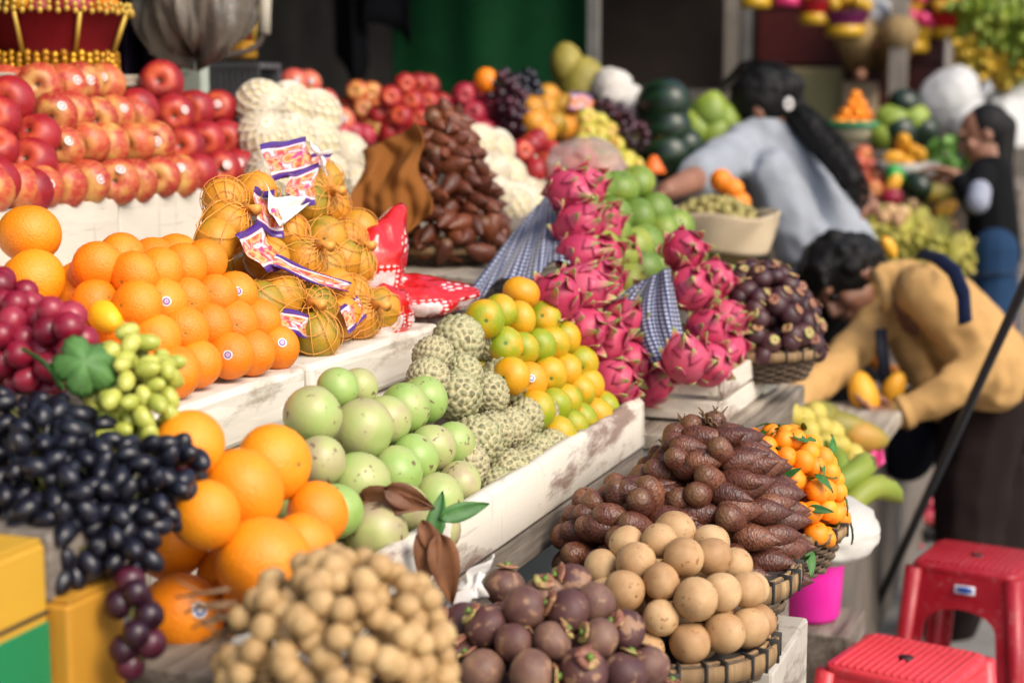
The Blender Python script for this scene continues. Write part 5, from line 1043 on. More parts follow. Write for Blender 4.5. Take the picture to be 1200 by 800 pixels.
for p, nn in shell(ck, .112, .117, .148, .042, -.1, .9):
    if nn.dot(to_cam(p)) < -.2: continue
    d = (nn * .25 + Vector((random.uniform(-1, 1), random.uniform(-1, 1), random.uniform(-.8, .5)))).normalized(); xq = d.cross(nn).normalized(); q = Matrix((xq, d, xq.cross(d))).transposed().to_quaternion()
    new('leaf', random.choice([LEAF, LEAF2]), None, None, p, q, random.uniform(.030, .048), 'green leaf among the small mandarins', 'leaf', 'leaves among the small mandarins')
def cloth_edge(u, v): p = atd(960 + 45 * u, 600 + 55 * v - 12 * u, 560 - 20 * u); return p + FW * (-.02 * math.sin(v * 3) + .01 * math.sin(u * 12)) + RT * (.03 * v * v)
# fruit further along the low edge
slab('display_board', -.95, -.56, 2.95, 4.5, .72, .76, PALEWOOD, None, .008, label='board along the aisle under plantains and papayas', cat='board')
SK = plain('white_sack', 'b8b4ac', .8, .12, 8, (60, .4, .004))
new('sack', bagmesh(None, (.10, .16, .055), 5, .16), SK, None, atz(985, 625, .80) + Vector((-.03, .06, -.01)), label='folded white sack under the small mandarins and plantains', cat='sack')
def banana_hand(c, q, n, L, m, label, group=None, spread=.9):
    o = empty('banana_hand', c, label=label, cat='bananas', group=group); o.rotation_mode = 'QUATERNION'; o.rotation_quaternion = q; g = BANS.setdefault(m.name, BAN_ME.copy())
    if not g.materials: g.materials.append(m)
    for i in range(n):
        row = i % 2; a = ((i // 2) / max(1, (n - 1) // 2) - .5) * spread
        new('banana', g, None, o, (L * .42 * math.sin(a * 1.3), (.02 + .35 * row * .12) * 1, -L * .42 * math.cos(a * 1.3)), Euler((.25 * row, -a * 1.3, random.uniform(-.2, .2) - 1.5)), L * random.uniform(.92, 1.08))
    cr = MB(); cr.ball((0, .02, 0), (.12 * L, .08 * L, .08 * L), 8, 6); new('crown', cr.mesh(), m, o); return o
BANS = {}
PLAN = BAN_ME.copy(); PLAN.materials.append(BAN_GREEN); BLEM = ['plantain nearest the aisle beside the pink cloth', 'second plantain from the aisle, above the white sack', 'plantain lying behind the two front plantains', 'plantain pointing at the small mandarins', 'small plantain behind the white sack']
for i, (x, y, d, s) in enumerate([(1016, 574, (.55, .8, .25), .22), (1000, 556, (.5, .8, .3), .22), (983, 562, (.2, .9, .5), .19), (968, 572, (.1, .6, .8), .13), (958, 590, (.0, .5, .8), .12)]):
    new('plantain', PLAN, None, None, atd(x, y, 555), qdir(d, 1.2 + i), s, BLEM[i], 'plantain', 'plantains by the aisle')
GUA = ('guava', sphere_fruit(1, 1, 1.1, .04, 31, 16, 10), fruit('guava_skin', [(0, 'a89a3c'), (1, 'c0ac50')], 2, .5, None, .5))
fg = face_at(975, 560, 560, 1.0)
pile(GUA, [(945, 505), (960, 500), (975, 507), (950, 520), (968, 522), (985, 525), (975, 540), (995, 532), (962, 540), (940, 490), (955, 484), (925, 486), (1000, 545)], .055, fg, 'the heap behind the small mandarins', 'guava', 'guavas behind the small mandarins', fill=1, kindword='yellow green guava')
for i, (x, y, d) in enumerate([(985, 500, (1, .3, 0)), (1012, 512, (1, .5, -.2)), (962, 488, (.5, 1, 0))]): put_fruit(PAPAYA, atd(x, y, 500), .09, qdir(d), ['green papaya beside the reaching sleeve', 'mottled papaya nearest the aisle behind the plantains', 'papaya half hidden behind the guavas'][i], 'papaya', 'papayas by the aisle')
PINK = plain('pink_plastic', 'd8289c', .3, .06)
tub = empty('tub', atz(950, 722, .5), label='bright pink plastic tub standing below the white sack', cat='tub')
new('body', lathe([(.055, 0), (.062, .012), (.066, .10), (.070, .14), (.078, .145), (.078, .155), (.070, .155), (.060, .02), (.0, .015)], 28), PINK, tub); slab('tub_stand', tub.location.x - .12, tub.location.x + .1, tub.location.y - .1, tub.location.y + .1, 0, .498, OLDWOOD, None, .006, label='grey box under the pink tub', cat='crate')
new('rim', lathe([(.0705, .138), (.083, .140), (.083, .152), (.0705, .154)], 28, False), PINK, tub)
def pinkc(u, v): p = atd(1005 + 30 * u, 535 - 14 * u + 34 * v * (1 - .4 * u), 500); return p + FW * .012 * math.sin(u * 8 + v * 4)
new('cloth', grid(pinkc, 12, 12, .002), plain('pink_cloth', 'd8508c', .8), label='small pink cloth hanging beside the plantains', cat='cloth')
# ------------------------------------------------------------------ rear heaps
def X3(l): return [(300 + a / 2.856, b / 2.856) for a, b in l]
fr = face_at(430, 178, 400, 1.5); ax_ = axis((.4, -1, .1), .35)
pile(APPLE_PINK, X3([(140, 295), (195, 300), (265, 380), (215, 390), (235, 345), (180, 350)]), .078, fr, 'the rear stack beside netted pears', 'apple', 'rear apples', ax_, 1, maybe(lambda o: stick(o, 'blue', to_cam(Vector(o.location)) + Vector((.3, 0, .2))), .4), kindword='big pink apple')
pile(APPLE_PLUM, X3([(240, 455), (280, 455), (322, 450), (362, 455)]), .074, fr, 'the rear row under pink apples', 'apple', 'rear apples', ax_, 1, kindword='plum coloured apple')
pile(APPLE, X3([(340, 315), (385, 315), (362, 372), (412, 380), (450, 388), (400, 437), (440, 442), (478, 440), (430, 480), (470, 480)]), .074, fr, 'the rear stack behind the brown cloth', 'apple', 'rear apples', ax_, 1, kindword='orange red apple')
pile(APPLE_RED, X3([(500, 285), (548, 290), (582, 295), (455, 338), (525, 345), (575, 345), (618, 348), (545, 395), (590, 395), (668, 365), (490, 398), (640, 400), (520, 440), (600, 440), (660, 420)]), .074, face_at(500, 172, 390, 1.5), 'the rear stack behind the dark salak', 'apple', 'rear apples', ax_, 1, kindword='shiny red apple')
pile(APPLE_PLUM, X3([(700, 320), (740, 320), (780, 325), (730, 380), (778, 380), (820, 382), (760, 440), (810, 437), (858, 436), (720, 440), (870, 400)]), .076, face_at(580, 168, 385, 1.5), 'the rear stack beside dark grapes', 'apple', 'rear apples', ax_, 1, kindword='dark plum red apple')
put_fruit(ORANGE, atd(570, 95, 385), .08, jq(), 'single orange on top of the plum red apples', 'orange', None)
put_fruit(PEAR, atd(554, 163, 420), .075, jq(), 'golden pear above the white netted fruit', 'pear', None)
slab('display_box', -2.55, -1.72, 4.91, 5.1, .976, 1.50, DARKWOOD, None, .006, label='dark box behind the rear apple stacks', cat='crate')

pile(PEAR, X3([(760, 522), (802, 506), (790, 580), (882, 562), (832, 640), (850, 610), (740, 570), (905, 620), (800, 640), (880, 660)]), .105, face_at(600, 236, 440, 1.4), 'the rear heap beside the gingham cloth', 'pear', 'rear netted pears', axis((.5, -.7, .5), .6), 0, foamnet, kindword='white foam netted pear')
def X9(l): return [(520 + a / 2.857, 30 + b / 2.857) for a, b in l]
bunch('dark red grape bunch beside the plum apples', [atd(588, 100, 385), atd(600, 125, 385), atd(610, 150, 388)], [.05, .06, .05], 60, PLUM_ROUND, GRAPE_PURPLE, .032, 'rear grapes')
bunch('black grape bunch right of the dark red bunch', [atd(615, 97, 380), atd(622, 120, 380)], [.04, .05], 35, PLUM_ROUND, GRAPE_BLACK, .032, 'rear grapes')
fo2 = face_at(660, 182, 385, 1.5); pts = X9([(335, 275), (305, 325), (370, 330), (392, 272), (425, 270), (345, 238), (402, 345), (298, 282), (330, 360), (440, 330)]); ps = [fo2(*q) for q in pts]
for p in ps: put_fruit(GREEN_ORANGE, p, .082, jq(), 'green orange in the rear net bags beside the grapes', 'orange', 'rear netted oranges')
net([(p, .041) for p in ps[:3] + ps[7:9]], 'rear net bag of oranges beside the black grapes', n=12, group='rear net bags'); net([(p, .041) for p in ps[3:7] + ps[9:]], 'rear net bag of oranges beside the small apples', n=12, group='rear net bags')
frr = lambda x, y: fo2(x, y)
sheet('wrapper', [(655, 118), (680, 122), (678, 140), (652, 138)], 'printed wrapper on the rear net bags', PRINT, 'wrapper', f=frr, off=.05, seed=20)
pile(APPLE_GREEN, X9([(480, 310), (522, 325), (515, 365), (560, 365), (485, 365), (580, 405), (612, 445), (540, 440), (575, 450), (520, 405), (470, 400), (500, 440), (600, 470), (630, 460)]), .062, face_at(722, 195, 385, 1.5), 'the rear stack left of dark grapes', 'apple', 'small yellow apples', ax_, 0, kindword='small yellow green apple')
bunch('purple grape heap in front of the watermelons', [atd(710, 135, 370), atd(730, 150, 372), atd(745, 162, 375)], [.05, .06, .045], 70, PLUM_ROUND, GRAPE_PURPLE, .03, 'rear grapes')
CL = Mat('clear_plastic_film', .22); CL.col('d4c6c0'); CL.set(Transmission_Weight=.6, Alpha=.6); CL.bump(CL.noise(40, 5), .6, .006); CLEAR = CL.m
for i, (x, y, r, pm, lab) in enumerate([(718, 100, (.07, .07, .06), 350, 'white bagged bundle topmost beside the jackfruit'), (728, 115, (.08, .07, .06), 352, 'white bagged bundle in the middle beside the jackfruit'), (738, 130, (.06, .06, .05), 354, 'white bagged bundle lowest beside the jackfruit')]): new('bagged_bundle', bagmesh(None, r, 20 + i, .2), SK, None, atd(x, y, pm), label=lab, cat='bundle', group='white bagged bundles')

pile(APPLE_RED, X9([(300, 410), (332, 400), (340, 460), (382, 472), (402, 455), (312, 482), (440, 492), (415, 503), (270, 430), (370, 430), (350, 500), (380, 515)]), .072, face_at(640, 212, 425, 1.2), 'the heap under the rear net bags', 'apple', 'rear wrapped apples', None, 0, kindword='dark red apple')
new('plastic_bag', bagmesh(None, (.11, .12, .075), 33, .28), CLEAR, None, atd(688, 196, 425), label='clear plastic bag of pale pink fruit behind the dragon fruit', cat='plastic bag')
for i, (x, y) in enumerate([(672, 195), (690, 200), (705, 205), (685, 187)]): put_fruit(APPLE_PINK, atd(x, y, 424), .07, jq(), 'pale pink apple inside the clear plastic bag', 'apple', 'bagged pink apples')
for i, (x, y, s, lab) in enumerate([(777, 122, .165, 'dark green watermelon on top of the stack of three'), (779, 152, .16, 'dark green watermelon in the middle of the stack'), (778, 183, .165, 'dark green watermelon at the bottom of the stack'), (800, 172, .12, 'small watermelon leaning against the stack')]): put_fruit(WATERMELON, atd(x, y, 362), s, qdir((.9, -.3, .2 + .1 * i), i), lab, 'watermelon', 'watermelons')
for i, (x, y, s, lab) in enumerate([(833, 132, .15, 'green pomelo on top beside the watermelons'), (815, 150, .13, 'green pomelo touching the watermelons'), (838, 155, .14, 'green pomelo lowest beside the grey shirt'), (850, 140, .12, 'green pomelo behind the bent head')]): put_fruit(POMELO, atd(x, y, 345), s, qdir((random.uniform(-.4, .4), -.3, 1)), lab, 'pomelo', 'pomelos')
for i, (x, y, s, lab) in enumerate([(683, 105, .16, 'large jackfruit standing beside the white bundles'), (664, 76, .11, 'small jackfruit against the steel post'), (698, 90, .05, 'round yellow fruit beside the jackfruit')]): put_fruit(JACK if i < 2 else MANGO, atd(x, y, 345), s, jq(.3), lab, 'jackfruit' if i < 2 else 'mango', None)
# sack of greenish longans and oranges behind it
LG = LONGAN_ME.copy(); LG.materials.clear(); LG.materials.append(fruit('longan_greenish', [(0, '7a6f3c'), (.5, '8f8448'), (1, '9c8a52')], 2.5, .6, None, .5))
sk = atd(842, 292, 432); cb = bpy.data.objects
def sackf(u, v):
    a = u * 2 * math.pi; r = .145 + .012 * math.sin(a * 5 + v * 3) - .02 * v; return Vector((r * math.cos(a), r * math.sin(a), .10 - .10 * v + .008 * math.sin(a * 3)))
o = empty('sack', sk, label='beige cloth sack rolled open around the greenish longans', cat='sack'); new('side', grid(sackf, 48, 10, .008), plain('beige_sack_cloth', 'a8977c', .9, .1, 8, (120, .4, .002)), o)
lo = atd(838, 268, 432)
for p, nn in shell(lo + Vector((0, 0, -.03)), .13, .12, .11, .030, .0, .5):
    if nn.dot(to_cam(p)) < -.3: continue
    put_fruit(('longan', LG, None), p, random.uniform(.028, .034), jq(), 'greenish longan in the open beige sack', 'longan', 'greenish longans in the sack')
filler = MB(); filler.ball((0, 0, 0), (.115, .105, .09), 16, 10); new('filling', filler.mesh(), plain('longan_filling', '5f5230', .8), o, lo + Vector((0, 0, -.035)) - sk)
for i, (x, y) in enumerate([(845, 212), (858, 222), (866, 238)]): put_fruit(ORANGE, atd(x, y, 400), .07, jq(), 'orange showing between grey shirt and longan sack', 'orange', 'oranges behind the longan sack')

cone = lathe([(.04, 0), (.03, .02), (.012, .05), (.004, .055)], 16); new('orange_cone', cone, plain('orange_plastic', 'd8641c', .4), None, atd(766, 203, 385), label='small orange plastic cap beside the watermelons', cat='cap')

# ------------------------------------------------------------------ upper left: offering baskets, hung bags
VEL = cloth_mat('dark_red_velvet', '620a10', .75); GOLD = Mat('gold_braid', .35, Metallic=.55); GOLD.col(GOLD.mix(GOLD.step(GOLD.noise(90, 3), .4, .6), '8a5a10', 'd09a24')); GOLD = GOLD.m
RIC = plain('gold_rickrack', 'b8963c', .5, .15, 30, metal=.3)
shelf = slab('shelf', -2.75, -2.02, 1.6, 3.2, 1.615, 1.64, PALEWOOD, None, .004, label='pale board shelf behind the apples under the red baskets', cat='shelf')
for y in (1.65, 3.1): slab('bracket', -2.7, -2.05, y, y + .03, 1.404, 1.613, WHITEWOOD, None, .003, label='white board upright under the %s end of the pale shelf' % ('near' if y < 2 else 'far'), cat='board')
def offering(c, w, label, rot=0.0):
    o = empty('offering_basket', c, label=label, cat='basket', group='red velvet offering baskets'); o.rotation_euler = (0, 0, rot); n = 8
    new('body', lathe([(w * .62, 0), (w * .60, .02), (w * .66, .06), (w * .8, .12), (w * .82, .125), (w * .74, .12), (w * .5, .02)], n), VEL, o)
    def braid(r, z, k, th, m, nm):
        mb = MB()
        for i in range(k): a = 2 * math.pi * i / k; mb.ball((r * math.cos(a), r * math.sin(a), z + .004 * (i % 2)), (th, th, th * 1.1), 6, 4)
        new(nm, mb.mesh(), m, o)
    for z in (.008, .022, .034): braid(w * .655, z, 46, .009, GOLD, 'gold_fringe')
    braid(w * .83, .122, 60, .0065, RIC, 'gold_trim'); braid(w * .81, .135, 60, .006, RIC, 'gold_trim')
    for i in range(n):
        a = 2 * math.pi * i / n; mb = MB(); mb.tube([(w * .67 * math.cos(a), w * .67 * math.sin(a), .04), (w * .83 * math.cos(a), w * .83 * math.sin(a), .12)], .005, 6); new('gold_cord', mb.mesh(), RIC, o)
    fm_ = bagmesh(None, (w * .72, w * .72, .10), 40, .12); new('film', fm_, FILM, o, (0, 0, .20)); return o
FL = Mat('clear_film', .08); FL.col('e0dcd8'); FL.set(Transmission_Weight=1.0, IOR=1.05, Alpha=.35); FL.bump(FL.noise(25, 4), .5, .01); FILM = FL.m
oc = atd(62, 96, 560); o1 = offering(Vector((oc.x, oc.y, 1.642)), .20, 'dark red velvet basket with gold trim at the top left corner', .2); o2p = atd(-20, 90, 560); o2 = offering(Vector((o2p.x - .06, o2p.y - .20, 1.642)), .20, 'dark red velvet basket cut off by the left edge', .1)
for i, (x, y, pr, s, lab) in enumerate([(22, 6, MANGO, .085, 'yellow mango inside the clipped film wrapped basket'), (45, 12, APPLE_RED, .07, 'red apple beside the mango inside the film wrapped basket'), (85, 8, APPLE_PLUM, .09, 'dark plum fruit inside the film wrapped basket'), (124, 10, ORANGE, .06, 'orange at the right inside the film wrapped basket')]): put_fruit(pr, atd(x, y, 560), s, jq(), lab, pr[0], 'fruit in the offering baskets')
def purple(u, v): p = atd(125 + 85 * u, -30 + 150 * v, 505); return p + FW * (.025 * math.sin(u * 17) + .01 * math.sin(u * 31 + v))
new('curtain', grid(purple, 40, 8, .004), cloth_mat('dark_purple_cloth', '1e1428', .7), label='dark purple cloth hanging behind the red velvet baskets', cat='curtain')
PB = Mat('hanging_grey_plastic', .25); PB.col(PB.mix(PB.step(PB.noise(6, 4), .35, .7), '6a6358', '958c80')); PB.set(Transmission_Weight=.45, Coat_Weight=.3, Alpha=.9); PB.bump(PB.noise(22, 5), .6, .012); PB = PB.m
hb = empty('plastic_bag', atd(228, 20, 520), label='crumpled grey plastic bag hanging above the red apples', cat='plastic bag')

def pbag(u, v):                                                      # hung by its gathered neck, pleats running up
    a = u * 2 * math.pi; z = .30 - .41 * v; R0 = .135 * min(1, .12 + v * 1.7) * math.sqrt(max(.0, 1 - max(0, (v - .6) / .4) ** 3.5)) + .004; pl_ = 1 + (.05 + .13 * (1 - v)) * math.sin(7 * a + 2 * math.sin(v * 4)) + .05 * math.sin(17 * a + v * 9) + .03 * math.sin(31 * a - v * 6)
    return Vector((R0 * pl_ * math.cos(a), R0 * .75 * pl_ * math.sin(a), z + .02 * math.sin(3 * a) * v + .012 * math.sin(11 * a) * v))
new('body', grid(pbag, 130, 36, .001), PB, hb, (0, 0, .02)); tl = atd(178, 65, 520) - hb.location; mb = MB(); a0 = atd(190, 35, 520) - hb.location; mb.tube([a0, a0.lerp(tl, .6), tl], [.05, .025, .008], 10); new('gathered_end', mb.mesh(), PB, hb)
rf = MB()
for k in range(9):
    x = 218 + k * 1.2; rf.tube([atd(222 + (k - 4) * .3, -20, 510), atd(221 + (k - 4) * .9, 30, 510), atd(219 + (k - 4) * 1.7, 72 + random.uniform(-4, 4), 510)], [.003, .003, .002], 5)
o = new('raffia', rf.mesh(), plain('pale_raffia', 'a8a878', .7), label='pale raffia strands hanging in front of the grey plastic bag', cat='raffia')
pb = atd(229, 118, 470); slab('post', pb.x - .03, pb.x + .03, pb.y - .02, pb.y + .02, 1.402, 1.76, white_board('pale_green_post', 'a8b0a4', '5c5044', .52), None, .004, label='short post of flaking pale paint behind the lone apple', cat='post')
pp = MB(); pp.tube([atd(311, -40, 440), atd(311, 15, 440), atd(310, 38, 440), atd(303, 52, 440), atd(290, 60, 442), atd(262, 66, 450), atd(200, 74, 465)], .0085, 8)
pi = new('hook_pipe', pp.mesh(), plain('rusty_pipe', '3a2e28', .6), label='bent dark pipe hanging beside the grey plastic bag', cat='pipe'); wr = MB(); wr.tube([atd(311, -40, 440), atd(310, 0, 440), atd(310, 40, 440)], [.017, .018, .016], 10); new('wrapping', wr.mesh(), plain('pale_wrap', 'b0a898', .6), pi)
o3 = atd(284, 60, 420); o3e = offering(o3 + Vector((0, 0, -.02)), .05, 'small red and gold basket hanging behind the grey bag', 0)
cr = empty('plastic_crate', atd(283, 118, 420), label='grey slatted plastic crate behind the deep red apples', cat='crate')
for k in range(9): slab('slat', -.08 + k * .02, -.08 + k * .02 + .011, -.06, -.055, 0, .085, plain('grey_crate_plastic', '4c4c50', .5), cr, .001)
slab('rim', -.085, .095, -.062, .06, .086, .102, bpy.data.materials['grey_crate_plastic'], cr, .003); slab('back', -.085, .095, .05, .06, 0, .085, bpy.data.materials['grey_crate_plastic'], cr, .003)
# a striped white box edge behind the apples
bx_ = atd(150, 108, 520); bo = empty('carton', bx_ + Vector((0, 0, -.06)), label='white carton with thin dark stripes behind the apples', cat='carton'); slab('body', -.06, .06, -.04, .04, 0, .085, FOAM, bo, .003)
for k in range(10): slab('stripe', .0602, .0612, -.036 + k * .0076, -.036 + k * .0076 + .003, .01, .075, TIE, bo, 0)

# ------------------------------------------------------------------ far right stalls
GREYC = plain('grey_counter', 'bcbcbe', .6, .08, 3); 
for (lab, x0, x1, y0, y1, z1) in [('low far board under the green bananas', -1.05, -.62, 6.35, 7.0, .90), ('far box under the pink fruit', -1.35, -1.055, 6.4, 7.1, 1.17), ('far box under the mandarins and melons', -1.75, -.8, 7.15, 7.9, 1.36), ('far box under the green vegetables', -.795, -.45, 7.15, 7.9, 1.22)]: slab('display_box', x0, x1, y0, y1, 0, z1, OLDWOOD, None, .01, label=lab, cat='crate')
slab('counter', -1.42, -.84, 8.9, 9.3, 0, 1.70, GREYC, None, .01, label='tall plain grey counter behind the far fruit', cat='counter'); slab('counter', -1.72, -1.44, 8.55, 8.9, 0, 1.73, plain('olive_panel', '8f8860', .7, .1, 3), None, .01, label='olive box panel left of the tall grey counter', cat='counter')
slab('far_wall', -2.4, 4, 10.6, 10.8, 0, 4.2, plain('far_dim_wall', 'a0968c', .9, .3, 1.5), None, 0, label='dim wall closing the far end of the market', cat='wall')
slab('carton', -1.42, -1.26, 8.45, 8.6, 1.36, 1.66, plain('pale_carton', 'b09c80', .7), None, .004, label='pale carton standing behind the far mandarins', cat='carton'); slab('display_box', -1.6, -1.1, 7.92, 8.7, 0, 1.358, OLDWOOD, None, .01, label='far wooden step behind the mandarins', cat='crate')
def Y6(l): return [(960 + a / 3.6375, 120 + b / 3.6375) for a, b in l]
def cone_heap(proto, x, y, pm, n, d, kw, where, group, cat=None):
    c = atd(x, y, pm); k = n
    while k > 0:
        r = (k - 1) * d * .5; lay = max(1, round(2 * math.pi * r / d)) if r > 0 else 1
        for i in range(lay): a = 2 * math.pi * i / lay + k; put_fruit(proto, c + Vector((r * math.cos(a), r * math.sin(a), (n - k) * d * .76)), d * random.uniform(.94, 1.05), jq(), '%s in %s' % (kw, where), cat or proto[0], group)
        k -= 1
gb = atd(1002, 152, 268); o = empty('bowl', gb + Vector((0, 0, -.06)), label='pale bowl with a green rim under the far mandarins', cat='bowl'); new('body', lathe([(.10, 0), (.13, .03), (.15, .09), (.145, .09), (.12, .03), (0, .01)], 24), plain('pale_bowl', 'a8a084', .5), o); new('rim', lathe([(.151, .07), (.158, .075), (.158, .095), (.151, .098)], 24, False), plain('green_plastic', '1f7a4c', .4), o)
cone_heap(SMALL_MANDARIN, 1002, 143, 268, 4, .05, 'far mandarin', 'the pale bowl with a green rim', 'far mandarins', 'mandarin')
for i, (x, y, s, lab, pr) in enumerate([(1060, 122, .13, 'dark green pomelo topmost of the far melon heap', WATERMELON), (1045, 142, .16, 'green watermelon at the left of the far melon heap', POMELO), (1068, 140, .15, 'yellow green pomelo at the right of the far melon heap', POMELO), (1055, 158, .17, 'dark watermelon low in the far melon heap', WATERMELON), (1080, 155, .14, 'small watermelon behind the far mangoes', WATERMELON), (1035, 158, .13, 'green pomelo beside the far mandarin bowl', POMELO)]): put_fruit(pr, atd(x, y, 272), s, qdir((random.uniform(-1, 1), -.4, .4)), lab, pr[0], 'far melons')
PINKF = ('apple', apple_me.copy(), apple_mat('apple_crimson', [(0, 'a81838'), (.5, 'c02a4a'), (1, 'c84a5c')], 'd07a70', .8))
pile(PINKF, Y6([(190, 225), (255, 200), (215, 275), (265, 265), (240, 325), (180, 320), (290, 330), (165, 260), (310, 405), (230, 370)]), .078, face_at(1020, 218, 292, 1.5), 'the far heap right of the ponytail', 'apple', 'far crimson apples', None, 1, kindword='crimson apple')
mb_o = atd(1064, 196, 284); o = empty('bowl', mb_o + Vector((0, 0, -.05)), label='white bowl under the far yellow mangoes', cat='bowl'); new('body', lathe([(.09, 0), (.11, .02), (.13, .07), (.125, .07), (.1, .02), (0, .01)], 24), SK, o)
for i, (x, y, s) in enumerate([(1058, 168, .095), (1068, 180, .09), (1078, 183, .09), (1050, 185, .09), (1063, 190, .09)]): put_fruit(MANGO, atd(x, y, 284), s, jq(), 'yellow mango in the far white bowl', 'mango', 'far mangoes')
new('plastic_bag', bagmesh(None, (.04, .04, .05), 61, .25), plain('bright_green_bag', '1c8a34', .35), None, atd(1048, 206, 290), label='small bright green bag among the far fruit', cat='plastic bag')
put_fruit(MANGO, atd(1046, 217, 292), .09, jq(), 'yellow mango just below the bright green bag', 'mango', None); put_fruit(APPLE_PLUM, atd(1045, 232, 296), .09, jq(), 'dark crimson apple above the far sapodillas', 'apple', None); put_fruit(PAPAYA, atd(1097, 226, 290), .1, qdir((1, .3, .1)), 'orange papaya beside the outstretched hand', 'papaya', None); put_fruit(WATERMELON, atd(1075, 218, 290), .12, jq(), 'long green melon beside the orange papaya', 'watermelon', None)
pile(SAPODILLA, Y6([(350, 470), (395, 440), (450, 440), (480, 475), (300, 465), (520, 500), (420, 480), (330, 500), (545, 470), (500, 440), (270, 490), (560, 520)]), .058, face_at(1080, 258, 300, .9), 'the far heap above the green bananas', 'sapodilla', 'far sapodillas', None, 0, kindword='brown sapodilla')
put_fruit(MANGO, atd(1108, 245, 298), .1, jq(), 'yellow mango beside the far sapodillas', 'mango', None)
for i, (x, y, s, r) in enumerate([(1028, 248, .16, .2), (1050, 250, .17, -.2), (1072, 252, .17, .1), (1094, 262, .16, -.1), (1046, 275, .17, .2), (1070, 278, .17, 0), (1095, 282, .17, .2), (1120, 282, .17, -.2), (1135, 285, .15, .1)]):
    banana_hand(atd(x, y, 302), Euler((-.5, r, random.uniform(-.4, .4))).to_quaternion(), 9, s, BAN_PALE, 'green banana hand, %s from left in the %s row of the far heap' % (ORD[i % 4 if i < 4 else i - 4], 'upper' if i < 4 else 'lower'), 'far green bananas')
tr = empty('tray', atd(1150, 322, 300), label='shiny metal tray beside the jeans', cat='tray'); new('plate', lathe([(.0, 0), (.12, .002), (.15, .02), (.155, .022), (.12, .008), (0, .006)], 28), plain('bright_metal', 'b8bcc0', .2, .05, metal=.9), tr); slab('stand', -.08, .08, -.08, .08, -.75, -.001, OLDWOOD, tr, .005)
LET = fruit('vegetable_leaf', [(0, '3a6a24'), (.5, '5c8a34'), (1, '8aa85c')], 3, .5, None, .5)
VL = leaf_mesh(.3, .1, .35); VL.materials.append(LET)
for i, (x, y) in enumerate([(1105, 165), (1120, 160), (1135, 168), (1110, 185), (1125, 188), (1140, 195), (1100, 200), (1130, 205)]):
    o = empty('greens', atd(x, y, 280), label='bunch of leafy greens beside the black jacket', cat='greens', group='leafy greens')
    for k in range(9): d = Vector((random.uniform(-1, 1), random.uniform(-1, .4), random.uniform(0, 1))).normalized(); new('leaf', VL, None, o, (0, 0, 0), qdir(d, random.random() * 6) @ Quaternion((1, 0, 0), -1.57), random.uniform(.07, .11))
for i, (x, y, r, pm, lab) in enumerate([(1112, 118, (.15, .1, .17), 245, 'bulky white plastic sack behind the leafy greens'), (1130, 140, (.12, .1, .1), 245, 'smaller white sack beside the dark haired person'), (1185, 205, (.22, .3, .5), 235, 'tall pale tarpaulin covered pile at the right edge'), (1165, 120, (.16, .12, .12), 215, 'grey covered bundle above the pale tarpaulin pile')]): new('sack', bagmesh(None, r, 70 + i, .18), plain('white_plastic_sheet', 'b0b0ae', .5, .08), None, atd(x, y, pm), label=lab, cat='sack', group='white sacks')
slab('display_box', -.80, -.2, 8.2, 8.8, 0, 1.35, OLDWOOD, None, .01, label='far box under the white sacks', cat='crate')
# hanging offerings and bananas along the far top
HAN = 'hanging offering baskets'
cols = {'red': plain('red_satin', 'a80c1c', .4), 'yellow': plain('yellow_satin', 'b8901c', .4), 'purple': plain('purple_satin', '6a1450', .4), 'pink': plain('pink_satin', 'c02c64', .4)}
def hanging(x, y, pm, w, a, b, lab):
    p = atd(x, y, pm); o = empty('offering_basket', p, label=lab, cat='basket', group=HAN)
    new('bowl', lathe([(w * .55, 0), (w * .7, .03), (w * .95, .08), (w, .085), (w * .9, .08), (w * .4, .03)], 14), cols[a], o); new('base_ring', lathe([(w * .56, -.03), (w * .72, -.025), (w * .72, .02), (w * .56, .025)], 14), cols[b], o)
    mb = MB()
    for k in range(9): an = k * 2.4; r = w * .8 * math.sqrt(k / 9); mb.ball((r * math.cos(an), r * math.sin(an), .11 + .05 * (1 - k / 9)), .035, 8, 6)
    new('fruit_filling', mb.mesh(), cols['yellow' if a != 'yellow' else 'pink'], o); c = MB(); c.tube([(0, 0, .12), (0, 0, 3.2 - p.z)], .003, 5); new('cord', c.mesh(), TIE, o)
for a in [(885, 2, 260, .1, 'yellow', 'yellow', 'yellow offering basket hanging above the ponytailed head'), (922, 0, 260, .08, 'red', 'pink', 'red offering basket hanging right of the yellow one'), (955, 22, 245, .11, 'red', 'yellow', 'red offering basket hanging left of the purple one'), (990, 36, 245, .13, 'purple', 'yellow', 'purple offering basket with a yellow base ring'), (1068, 55, 235, .12, 'yellow', 'yellow', 'big yellow offering basket with pink fruit'), (1060, 25, 235, .10, 'yellow', 'purple', 'yellow offering basket just above the big yellow one'), (1112, 38, 235, .12, 'red', 'yellow', 'bright red offering basket nearest the green bananas'), (1110, 10, 235, .08, 'pink', 'red', 'pink offering basket above the bright red one')]: hanging(*a)
